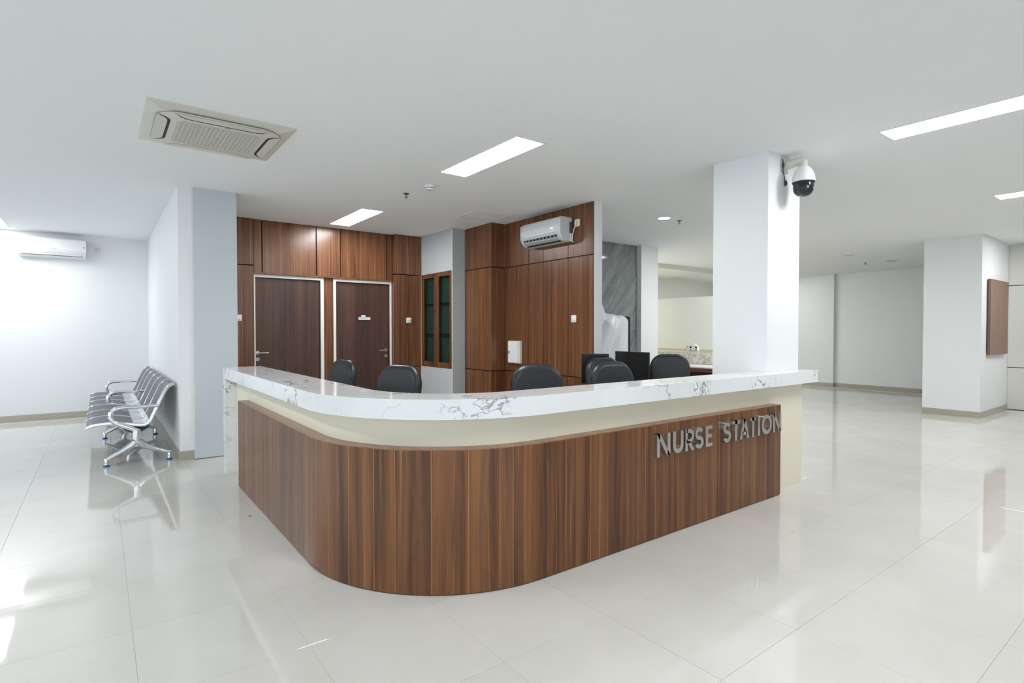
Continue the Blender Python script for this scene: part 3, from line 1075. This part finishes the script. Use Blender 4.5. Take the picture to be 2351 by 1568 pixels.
s = 0.0
TOT = La + Lb + Lc
rw = random.Random(11)
while s < TOT - 1e-6:
    w = rw.choice((0.075, 0.10, 0.12, 0.14, 0.165, 0.19))
    e = min(TOT, s + w)
    if TOT - e < 0.06:
        e = TOT
    n = max(1, int((e - s) / 0.03)) if e > La and s < La + Lb else 1
    ss = [s + (e - s) * k / n for k in range(n + 1)]
    ss[0] += 0.0004
    ss[-1] -= 0.0004
    bm = new()
    out_ = [pt(q, RF) for q in ss]
    in_ = [pt(q, RF - 0.006) for q in ss]
    verts = []
    for z in (0.006, ZP - 0.0005):
        verts.append([bm.verts.new((x, y, z)) for x, y in out_])
        verts.append([bm.verts.new((x, y, z)) for x, y in in_])
    o0, i0, o1, i1 = verts
    for k in range(n):
        bm.faces.new((o0[k], o0[k + 1], o1[k + 1], o1[k]))
        bm.faces.new((i0[k + 1], i0[k], i1[k], i1[k + 1]))
        bm.faces.new((o1[k], o1[k + 1], i1[k + 1], i1[k]))
        bm.faces.new((o0[k + 1], o0[k], i0[k], i0[k + 1]))
    for k in (0, n):
        bm.faces.new((o0[k], o1[k], i1[k], i0[k]))
    bmesh.ops.recalc_face_normals(bm, faces=bm.faces)
    me = bpy.data.meshes.new('plank')
    idx = {}
    for k in range(n + 1):
        for L_ in (o0, o1, i0, i1):
            idx[L_[k]] = ss[k]
    bm.verts.index_update()
    sval = {v.index: idx[v] for v in bm.verts}
    bm.to_mesh(me)
    bm.free()
    l1 = me.uv_layers.new(name='UVMap')
    l2 = me.uv_layers.new(name='local')
    vo = rw.uniform(0, 20)
    for lp in me.loops:
        co = me.vertices[lp.vertex_index].co
        l1.data[lp.index].uv = (sval[lp.vertex_index] + vo, co.z + vo)
        l2.data[lp.index].uv = (sval[lp.vertex_index] - s, co.z)
    me.transform(Matrix.Translation((-AC[0], -AC[1], 0)))
    me.polygons.foreach_set('use_smooth', [True] * len(me.polygons))
    me.set_sharp_from_angle(angle=math.radians(30))
    me.materials.append(M['wood_desk'])
    o = bpy.data.objects.new('plank', me)
    C.objects.link(o)
    o.parent = ns
    s = e
# marble counter and its waterfall leg
RO = 0.967
outer = path(RO, 5.862, 4.47, 40)
inner = path(0.580, 5.862, 4.47, 40, (1.867, 3.115))
obj('counter_top', wall_strip(outer, inner, 0.900, 1.004), 'marble', ns, bevel=0.0015, seg=1)
endy = AC[1] - RO
obj('counter_end', prism(new(), [(4.4702, endy), (5.108, endy), (5.108, 2.402), (5.0185, 2.402), (5.0185, 2.378), (4.4702, 2.378)], lambda a, b: (a, b, 0.900), lambda a, b: (a, b, 1.004)), 'marble', ns)
obj('counter_leg', B(0.948, 1.287, 5.762, 5.862, 0.0, 0.8995), 'marble', ns)
# work surface on the staff side
obj('work_surface', wall_strip(path(RF - 0.11, 5.755, 4.46), path(0.42, 5.755, 4.46), 0.72, 0.745), 'cream_board', ns)

# ---- lettering
LH, LW = 0.148, 0.029


def stroke(pts, w, closed=False):
    """2D ribbon quads along a polyline"""
    q = []
    L, R_ = [], []
    n = len(pts)
    for i, (x, y) in enumerate(pts):
        if closed:
            a, b = pts[(i - 1) % n], pts[(i + 1) % n]
        else:
            a, b = pts[max(0, i - 1)], pts[min(n - 1, i + 1)]
        dx, dy = b[0] - a[0], b[1] - a[1]
        m_ = math.hypot(dx, dy) or 1
        nx, ny = -dy / m_ * w / 2, dx / m_ * w / 2
        L.append((x + nx, y + ny))
        R_.append((x - nx, y - ny))
    rng = range(n) if closed else range(n - 1)
    for i in rng:
        j = (i + 1) % n
        q.append([L[i], L[j], R_[j], R_[i]])
    return q


def arc(cx, cy, a, b, t0, t1, n=14):
    return [(cx + a * math.cos(math.radians(t0 + (t1 - t0) * k / n)), cy + b * math.sin(math.radians(t0 + (t1 - t0) * k / n))) for k in range(n + 1)]


def rect(x0, x1, y0, y1):
    return [(x0, y0), (x1, y0), (x1, y1), (x0, y1)]


def glyph(ch, Wd):
    w, H = LW, LH
    if ch == 'N':
        return [rect(0, w, 0, H), rect(Wd - w, Wd, 0, H), [(0, H), (w * 1.15, H), (Wd, 0), (Wd - w * 1.15, 0)]]
    if ch == 'U':
        rr = (Wd - w) / 2
        p = [(w / 2, H), (w / 2, rr + w / 2)] + arc(Wd / 2, rr + w / 2, rr, rr, 180, 360)[1:] + [(Wd - w / 2, H)]
        return stroke(p, w)
    if ch == 'R':
        b = H * 0.235
        p = [(w * 0.5, H - w / 2 * 0.9), (Wd * 0.40, H - w / 2 * 0.9)] + arc(Wd * 0.42, H - w * 0.45 - b, Wd * 0.58 - w * 0.5, b, 90, -90)[1:] + [(w * 0.5, H - w * 0.45 - 2 * b)]
        return [rect(0, w * 0.92, 0, H), [(Wd * 0.22, H * 0.44), (Wd * 0.56, H * 0.44), (Wd * 1.02, 0), (Wd * 0.68, 0)]] + stroke(p, w * 0.9)
    if ch == 'S':
        a, b = (Wd - w) / 2, (H - w) / 4
        p = arc(Wd / 2, H - w / 2 - b, a * 0.94, b, 28, 250, 16) + arc(Wd / 2, w / 2 + b, a, b, 80, -158, 18)
        return stroke(p, w * 0.95)
    if ch == 'E':
        return [rect(0, w, 0, H), rect(w, Wd, 0, w * 0.86), rect(w, Wd, H - w * 0.86, H), rect(w, Wd * 0.95, H * 0.5 - w * 0.42, H * 0.5 + w * 0.42)]
    if ch == 'T':
        return [rect(0, Wd, H - w * 0.86, H), rect(Wd / 2 - w / 2, Wd / 2 + w / 2, 0, H)]
    if ch == 'A':
        return [[(0, 0), (w * 1.05, 0), (Wd * 0.62, H), (Wd * 0.38, H)], [(Wd - w * 1.05, 0), (Wd, 0), (Wd * 0.62, H), (Wd * 0.38, H)], rect(Wd * 0.24, Wd * 0.76, H * 0.20, H * 0.20 + w * 0.85)]
    if ch == 'I':
        return [rect(0, w, 0, H)]
    if ch == 'O':
        return stroke(arc(Wd / 2, H / 2, (Wd - w) / 2, (H * 1.02 - w) / 2, 0, 351, 39), w, True)


sign = obj('sign_lettering', new(), 'steel', ns) if False else None
spans = [('N', 2.850, 2.986), ('U', 3.014, 3.127), ('R', 3.148, 3.249), ('S', 3.257, 3.358), ('E', 3.381, 3.462),
         ('S', 3.599, 3.699), ('T', 3.718, 3.818), ('A', 3.819, 3.948), ('T', 3.963, 4.048), ('I', 4.075, 4.106), ('O', 4.131, 4.285), ('N', 4.304, 4.433)]
YF = AC[1] - RF
for ch, x0, x1 in spans:
    bm = new()
    for poly in glyph(ch, x1 - x0):
        prism(bm, poly, lambda a, b: (x0 + a, YF - 0.0275, 0.539 + b), lambda a, b: (x0 + a, YF - 0.0005, 0.539 + b))
    obj('letter', bm, 'steel', ns)


# ------------------------------------------------------------------ office chairs
def chair_proto():
    t = thing('office_chair', '', 'office chair')
    # local: chair faces -y, origin at floor under the column
    def back(a, b, d):
        return (a, 0.215 + d + 0.10 * a * a * -1 + (b * 0.16) - 0.25 * (b - 0.0) ** 2 * 0.2, 0.80 + b)
    ol = [(x * (1.0 - 0.10 * max(0, (y + 0.0)) / 0.28 * 0.6), y) for x, y in rrect(0.46, 0.56, 0.10, 8, 0.150)]
    bk = obj('backrest', pillow(new(), ol, 0.085, 0.040, back, 6), 'leather', t, smooth=True, local=True)
    pip = [back(x, y, 0.012) for x, y in ol]
    rim = new()
    tube(rim, pip + [pip[0]], 0.0045, 6, cap=False)
    obj('piping', rim, 'black', bk, smooth=True, local=True)
    obj('seat', pillow(new(), rrect(0.50, 0.48, 0.10, 8), 0.09, 0.04, lambda a, b, d: (a, b - 0.04, 0.47 + d), 5), 'leather', t, smooth=True, local=True)
    obj('back_bracket', tube(new(), [(0, 0.05, 0.41), (0, 0.24, 0.41), (0, 0.275, 0.47), (0, 0.262, 0.66)], 0.020, 10, 1.6), 'black', t, smooth=True, local=True)
    for sx in (-1, 1):
        ar = tube(new(), [(sx * 0.23, 0.06, 0.43), (sx * 0.29, 0.06, 0.46), (sx * 0.30, 0.06, 0.60), (sx * 0.30, 0.00, 0.655), (sx * 0.30, -0.20, 0.655)], [0.016, 0.016, 0.016, 0.02, 0.02], 10)
        obj('armrest', ar, 'black', t, smooth=True, local=True)
    obj('gas_lift', tube(new(), [(0, 0, 0.09), (0, 0, 0.25), (0, 0, 0.251), (0, 0, 0.42)], [0.03, 0.03, 0.018, 0.018], 14), 'chrome', t, smooth=True, local=True)
    for k in range(5):
        a = k * 2 * PI / 5 + 0.3
        lg = obj('base_leg', tube(new(), [(0, 0, 0.11), (0.29 * math.cos(a), 0.29 * math.sin(a), 0.075)], [0.026, 0.016], 8), 'black', t, smooth=True, local=True)
        w_ = new()
        cx_, cy_ = 0.285 * math.cos(a), 0.285 * math.sin(a)
        for sgn in (-1, 1):
            ox_, oy_ = -math.sin(a) * 0.014 * sgn, math.cos(a) * 0.014 * sgn
            tube(w_, [(cx_ + ox_ * 0.4, cy_ + oy_ * 0.4, 0.0285), (cx_ + ox_ * 1.6, cy_ + oy_ * 1.6, 0.0285)], 0.028, 12)
        obj('caster', w_, 'black', lg, smooth=True, local=True)
    return t


proto = chair_proto()
chairs = [  # centre of backrest x, y, facing angle (0 = faces -y; -90 = faces -x), label
    (1.83, 5.12, -82, 'leftmost black office chair, seen nearly edge-on by the left door'),
    (1.90, 4.02, -70, 'black office chair in front of the right door frame'),
    (2.80, 3.37, -16, 'widest black office chair, nearest the middle of the counter'),
    (3.62, 3.32, -10, 'black office chair overlapping another one before the monitors'),
    (4.13, 3.90, -8, 'black office chair mostly hidden behind another, before small monitor'),
    (5.33, 4.00, -52, 'black office chair closest to the square white column')]
for i, (x, y, a, lb) in enumerate(chairs):
    t = proto if i == 0 else copy_tree(proto)
    r = math.radians(a)
    # backrest centre sits 0.22 behind the column along local +y
    t.location = (x + 0.22 * math.sin(r), y - 0.22 * math.cos(r), 0)
    t.rotation_euler = (0, 0, r)
    t['label'] = lb
    t['group'] = 'black office chairs'

# ------------------------------------------------------------------ monitors and side desk
t = thing('side_desk', 'dark side desk under the two monitors', 'desk', (4.72, 4.22, 0))
obj('top', B(4.02, 4.93, 4.14, 4.48, 0.715, 0.745), 'deskbrown', t)
obj('side_panel', B(4.03, 4.05, 4.15, 4.47, 0, 0.715), 'deskdark', t)
obj('side_panel', B(4.90, 4.92, 4.15, 4.47, 0, 0.715), 'deskdark', t)


def monitor(label, loc, rotz, w, top):
    t = thing('monitor', label, 'monitor', loc, rotz)
    h = 0.33
    zt = top - loc[2]
    obj('housing', B(-w / 2, w / 2, -0.004, 0.022, zt - h, zt), 'black', t, local=True, bevel=0.004)
    obj('screen', B(-w / 2 + 0.008, w / 2 - 0.008, -0.0055, -0.0042, zt - h + 0.016, zt - 0.008), 'screen', t, local=True)
    obj('stand', tube(new(), [(0, 0.03, 0.006), (0, 0.032, zt - h + 0.1)], 0.018, 10), 'black', t, local=True, smooth=True)
    obj('foot', lathe(new(), [(0.085, 0), (0.085, 0.006), (0.02, 0.012)], 0, 0.03, 24), 'black', t, local=True, smooth=True)


monitor('larger black monitor between the right office chairs', (4.86, 4.175, 0.745), -PI / 2 - 0.02, 0.50, 1.118)
monitor('smaller black monitor at the end of walnut wall', (4.335, 4.235, 0.745), -0.75, 0.30, 1.105)

# ------------------------------------------------------------------ desk and fittings behind the column
t = thing('back_desk', 'long desk with white top and brown apron behind the column', 'desk', (8.44, 5.55, 0))
obj('top', B(8.08, 8.78, 4.90, 6.28, 0.730, 0.750), 'white', t)
obj('apron', B(8.085, 8.105, 4.91, 6.27, 0.665, 0.730), 'deskbrown', t)
obj('back_panel', B(8.45, 8.47, 4.91, 6.27, 0, 0.730), 'deskdark', t)
obj('side_panel', B(8.11, 8.77, 6.24, 6.268, 0, 0.730), 'deskdark', t)
obj('side_panel', B(8.11, 8.77, 4.912, 4.94, 0, 0.730), 'deskdark', t)

t = thing('patterned_splashback', 'cream patterned tile strip with rail on the low partition', 'wall panel', (8.79, 6.25, 0.755))
for ya, yb in ((6.13, 6.86), (5.995, 6.108), (5.40, 5.973)):
    tl = obj('patterned_tile', B(8.785, 8.80, ya, yb, 0.755, 0.935), 'relief', t)
obj('backing', B(8.792, 8.7995, 5.40, 6.89, 0.751, 1.040), 'cream_board', t)
obj('rail', B(8.770, 8.792, 5.40, 6.89, 1.016, 1.038), 'cream_board', t, bevel=0.004)
t = thing('tube_lamp', 'cream tube arm lying above the back desk', 'lamp arm', (8.50, 6.2, 0.751))
obj('tube', tube(new(), [(8.50, 6.80, 0.965), (8.50, 5.90, 0.985), (8.50, 5.766, 0.992)], 0.019, 12), 'cassette', t, smooth=True)
obj('tip', B(8.478, 8.522, 5.764, 5.895, 0.976, 1.012), 'cassette', t, bevel=0.004)
for yy in (6.00, 6.70):
    obj('strut', tube(new(), [(8.50, yy - 0.10, 0.98), (8.52, yy, 0.752)], 0.006, 8), 'steel', t, smooth=True)
t = thing('half_round_device', 'white half-round device with two black holes on the tube arm', 'device', (8.50, 5.882, 1.013))
hp = [(0.117 * math.cos(PI * k / 20), 0.117 * math.sin(PI * k / 20)) for k in range(21)]
obj('shell', prism(new(), hp, lambda a, b: (8.47, 5.882 + a, 1.013 + b), lambda a, b: (8.53, 5.882 + a, 1.013 + b)), 'white', t, bevel=0.006)
for yy in (5.912, 5.797):
    k = obj('hole', lathe(new(), [(0.0195, 0), (0.0195, 0.003)], 0, 0, 20), 'dark', t, local=True)
    k.location = (8.4675 - 8.50, yy - 5.882, 0.055)
    k.rotation_euler = (0, PI / 2, 0)
for yy in (5.920, 5.805):
    obj('vent', B(8.4665, 8.4705, yy - 0.022, yy + 0.016, 1.020, 1.028), 'textgrey', t)
obj('handle', prism(new(), [(0.118 * math.cos(a), 0.118 * math.sin(a)) for a in (0.2, 0.45, 0.7)] + [(0.126 * math.cos(a), 0.126 * math.sin(a)) for a in (0.7, 0.45, 0.2)], lambda a, b: (8.475, 5.882 + a, 1.013 + b), lambda a, b: (8.525, 5.882 + a, 1.013 + b)), 'black', t)

# ------------------------------------------------------------------ plastic-wrapped appliance
t = thing('wrapped_appliance', 'tall dark appliance wrapped in crumpled white plastic by marble wall', 'appliance', (6.35, 6.08, 0))
pr_ = [(x + 6.40, z + 0.795) for x, z in rrect(0.79, 1.59, 0.02, 6, 0.045)]
obj('cabinet', prism(new(), pr_, lambda a, b: (a, 5.86, b), lambda a, b: (a, 6.34, b)), 'black', t)
NX, NZ = 46, 46
rr = random.Random(3)
ph = [rr.uniform(0, 6) for _ in range(8)]


def cover_top(u):
    x = u
    base = 1.60 + 0.012 * math.sin(x * 21 + ph[0])
    lump = 0.18 * math.exp(-((x - 6.02) / 0.13) ** 2)
    droop = -0.045 * max(0, (x - 6.50)) / 0.20
    return base + lump + droop


bm = new()
vs, vb = [], []
for i in range(NX + 1):
    x = 5.80 + (6.70 - 5.80) * i / NX
    row, rowb = [], []
    tp = cover_top(x)
    for j in range(NZ + 1):
        z = 0.02 + (tp - 0.02) * j / NZ
        f1 = abs(math.sin((x * 5.2 + (1.7 - z) * 3.1) + ph[1]))
        f2 = abs(math.sin(x * 9.5 - z * 6.3 + ph[2]))
        f3 = math.sin(x * 3.0 + z * 2.0 + ph[3])
        tw = max(0.0, min(1.0, (6.70 - x) / 0.30))
        y = 5.845 - tw * 0.13 * f1 * min(1, (tp - z) * 4 + 0.1) - tw * 0.06 * f2 - tw * 0.03 * f3 * (1 - z / 1.8) - 0.02
        if j == NZ:
            y += 0.02
        row.append(bm.verts.new((x, y, z)))
    vs.append(row)
for i in range(NX):
    for j in range(NZ):
        bm.faces.new((vs[i][j], vs[i + 1][j], vs[i + 1][j + 1], vs[i][j + 1]))
# over the top and down behind
prev = [r_[-1] for r_ in vs]
for dy, dz in ((0.05, 0.012), (0.25, 0.0), (0.47, -0.01), (0.515, -0.2)):
    cur = []
    for i in range(NX + 1):
        x = 5.80 + (6.70 - 5.80) * i / NX
        cur.append(bm.verts.new((x, 5.845 + dy + 0.01 * math.sin(x * 20), cover_top(x) + dz)))
    for i in range(NX):
        bm.faces.new((prev[i], prev[i + 1], cur[i + 1], cur[i]))
    prev = cur
o = obj('plastic_cover', bm, 'film', t)
sd = o.modifiers.new('solid', 'SOLIDIFY')
sd.thickness = 0.003
obj('side_handle', B(6.795, 6.803, 5.852, 5.875, 0.98, 1.06), 'chrome', t)

# ------------------------------------------------------------------ surveillance camera on the column
QX, QY = 4.735, 2.215
t = thing('surveillance_camera', 'white dome surveillance camera bracketed to the square column', 'camera', (4.735, 2.379, 2.62))
obj('bracket_plate', B(4.685, 4.785, 2.366, 2.3795, 2.715, 2.845), 'cassette', t, bevel=0.004)
arm = tube(new(), [(QX, 2.372, 2.775), (QX, 2.33, 2.777), (QX, 2.27, 2.787), (QX, 2.235, 2.787), (QX, QY, 2.772), (QX, QY, 2.728)], [0.040, 0.036, 0.034, 0.034, 0.033, 0.032], 20)
obj('arm', arm, 'cassette', t, smooth=True)
hs = [(0.033, 2.735), (0.040, 2.728), (0.060, 2.705), (0.076, 2.675), (0.086, 2.640), (0.089, 2.612), (0.088, 2.600)]
obj('housing', lathe(new(), hs[::-1], QX, QY, 40), 'white', t, smooth=True)
obj('collar', lathe(new(), [(0.080, 2.585), (0.084, 2.592), (0.0875, 2.599)], QX, QY, 40), 'black', t, smooth=True)
dm = [(0.020, 2.483), (0.045, 2.489), (0.064, 2.505), (0.076, 2.530), (0.079, 2.560), (0.079, 2.586)]
obj('dome', lathe(new(), dm, QX, QY, 40), 'dome', t, smooth=True)
# turned lens drum inside the dome, facing the viewer
dirv = Vector((-0.9, -0.42, 0)).normalized()
cen_ = Vector((QX, QY, 2.540)) + dirv * 0.030
ln = new()
bmesh.ops.create_uvsphere(ln, u_segments=28, v_segments=16, radius=0.055, matrix=Matrix.Translation(cen_))
obj('lens_ball', ln, 'black', t, smooth=True)
obj('screw', lathe(new(), [(0.006, 2.727), (0.006, 2.742)], QX - 0.035, QY + 0.02, 10), 'brass', t, smooth=True)
cbm = tube(new(), [(4.690, 2.372, 2.83), (4.682, 2.362, 2.80), (4.680, 2.360, 2.76), (4.682, 2.362, 2.715), (4.700, 2.365, 2.70), (4.716, 2.366, 2.67), (4.72, 2.366, 2.63), (4.725, 2.368, 2.605)], [0.004, 0.004, 0.004, 0.004, 0.004, 0.004, 0.004, 0.004], 8)
cbl = obj('cable', cbm, 'black', t, smooth=True)
obj('connector', tube(new(), [(4.681, 2.360, 2.79), (4.680, 2.360, 2.785), (4.680, 2.360, 2.755), (4.681, 2.361, 2.742)], [0.004, 0.0085, 0.0085, 0.004], 10), 'black', cbl, smooth=True)
obj('connector', tube(new(), [(4.718, 2.364, 2.645), (4.724, 2.362, 2.638), (4.734, 2.362, 2.615), (4.730, 2.366, 2.600)], [0.006, 0.011, 0.011, 0.005], 10), 'black', cbl, smooth=True)

# ------------------------------------------------------------------ brown board on the wide column
t = thing('wooden_board', 'brown wooden board mounted on the wide right column', 'board', (11.75, 2.395, 0.975))
obj('board', B(11.20, 12.30, 2.350, 2.386, 0.975, 2.180), 'wood_board', t, bevel=0.002)
obj('backer', B(11.28, 12.22, 2.3865, 2.3995, 1.03, 2.12), 'deskdark', t)

# ------------------------------------------------------------------ waiting bench
bench = thing('waiting_bench', 'six-seat steel waiting bench with grey pads along white partition', 'bench', (0.30, 8.56, 0))
prof = [(-0.098, 0.374), (-0.085, 0.387), (-0.055, 0.397), (0.0, 0.404), (0.07, 0.406), (0.15, 0.400), (0.25, 0.380), (0.32, 0.366), (0.375, 0.366),
        (0.412, 0.385), (0.440, 0.425), (0.470, 0.495), (0.515, 0.605), (0.560, 0.705), (0.585, 0.748), (0.612, 0.770), (0.640, 0.776)]


def ribbon(pts, th, y0, y1, up=0.0):
    """sheet of thickness th following profile pts (x,z) from y0 to y1"""
    n = len(pts)
    a, b = [], []
    for i, (x, z) in enumerate(pts):
        p, q = pts[max(0, i - 1)], pts[min(n - 1, i + 1)]
        dx, dz = q[0] - p[0], q[1] - p[1]
        m_ = math.hypot(dx, dz)
        nx, nz = -dz / m_, dx / m_
        a.append((x + nx * up, z + nz * up))
        b.append((x + nx * (up + th), z + nz * (up + th)))
    poly = a + b[::-1]
    return prism(new(), poly, lambda u, v: (u, y0, v), lambda u, v: (u, y1, v))


def resample(pts, a, b):
    out_ = []
    for (x0, z0), (x1, z1) in zip(pts, pts[1:]):
        for k in range(4):
            out_.append((x0 + (x1 - x0) * k / 4, z0 + (z1 - z0) * k / 4))
    out_.append(pts[-1])
    return out_[int(a * len(out_)):int(b * len(out_))]


seat0 = None
SW = 0.578
YS = [6.800 + k * SW for k in range(3)] + [8.590 + k * SW for k in range(3)]
for ys_ in YS:
    y0 = ys_ + 0.012
    y1 = y0 + SW - 0.024
    if seat0 is None:
        sh = obj('seat_shell', ribbon(prof, 0.010, y0, y1), 'seatsteel', bench, smooth=True, bevel=0.003)
        p1 = obj('seat_pad', ribbon(resample(prof, 0.05, 0.40), 0.022, y0 + 0.028, y1 - 0.028, 0.0105), 'pad', sh, smooth=True, bevel=0.006)
        p2 = obj('back_pad', ribbon(resample(prof, 0.615, 0.97), 0.020, y0 + 0.028, y1 - 0.028, 0.0105), 'pad', sh, smooth=True, bevel=0.006)
        for k, (px, z0_, z1_) in enumerate(((0.05, 0.40, 0), (0.615, 0.97, 0))):
            q = resample(prof, px, z0_)
            obj('pad_base', ribbon(q, 0.007, y0 + 0.020, y1 - 0.020, 0.0102), 'black', sh, smooth=True)
        for ya, yb in ((y0 - 0.011, y0 + 0.006), (y1 - 0.006, y1 + 0.011)):
            obj('edge_rail', ribbon(prof, 0.026, ya, yb, 0.008), 'chrome', sh, smooth=True, bevel=0.004)
        seat0 = sh
    else:
        c_ = copy_tree(seat0, bench)
        c_.location.y += ys_ - YS[0]
YLEG = (6.772, 8.560, 10.330)
obj('beam', tube(new(), [(0.30, 6.78, 0.325), (0.30, 10.32, 0.325)], 0.030, 12), 'black', bench, smooth=True)
for ys_ in YS:
    y = ys_ + 0.5 * SW
    obj('seat_bracket', prism(new(), [(0.16, 0.375), (0.20, 0.335), (0.27, 0.295), (0.33, 0.295), (0.40, 0.335), (0.425, 0.385), (0.375, 0.362), (0.32, 0.362)], lambda a, b: (a, y - 0.20, b), lambda a, b: (a, y + 0.20, b)), 'black', bench)
for y in YLEG:
    bm = new()
    tube(bm, [(0.30, y, 0.345), (0.30, y, 0.30), (0.30, y, 0.215), (0.30, y, 0.175)], [0.036, 0.036, 0.034, 0.030], 14)
    tube(bm, [(0.285, y, 0.225), (0.262, y, 0.195), (0.215, y, 0.165), (0.14, y, 0.120), (0.047, y, 0.066)], [0.036, 0.036, 0.031, 0.023, 0.016], 12, 1.25)
    tube(bm, [(0.315, y, 0.225), (0.338, y, 0.195), (0.385, y, 0.165), (0.47, y, 0.125), (0.582, y, 0.080)], [0.036, 0.036, 0.031, 0.023, 0.016], 12, 1.25)
    for x, zt_ in ((0.047, 0.082), (0.582, 0.096)):
        tube(bm, [(x, y, 0.020), (x, y, zt_ - 0.006), (x, y, zt_)], [0.017, 0.018, 0.014], 14)
    lf = obj('leg_frame', bm, 'chrome', bench, smooth=True)
    for x in (0.047, 0.582):
        obj('glide', lathe(new(), [(0.030, 0.0), (0.030, 0.005), (0.022, 0.014), (0.016, 0.0205)], x, y, 24), 'blue', lf, smooth=True)
    ap = [(0.318, 0.325), (0.27, 0.352), (0.20, 0.388), (0.135, 0.420), (0.100, 0.452), (0.084, 0.490), (0.088, 0.530), (0.110, 0.560), (0.150, 0.576), (0.21, 0.580), (0.33, 0.577), (0.43, 0.578), (0.49, 0.576)]
    rad = [0.026, 0.025, 0.024, 0.024, 0.024, 0.024, 0.024, 0.023, 0.022, 0.019, 0.017, 0.016, 0.014]
    obj('armrest', tube(new(), [(x, y, z) for x, z in ap], rad, 12, 0.9), 'chrome', bench, smooth=True)

# small pebble on the floor beside the counter
pb = new()
bmesh.ops.create_icosphere(pb, subdivisions=2, radius=0.008)
for v in pb.verts:
    v.co = Vector((v.co.x * 1.4, v.co.y, v.co.z * 0.55))
o = obj('pebble', pb, 'skirt', smooth=True)
o.location = (0.865, 4.33, 0.0045)
tag(o, 'tiny pale crumb on the floor beside the walnut front', 'crumb')
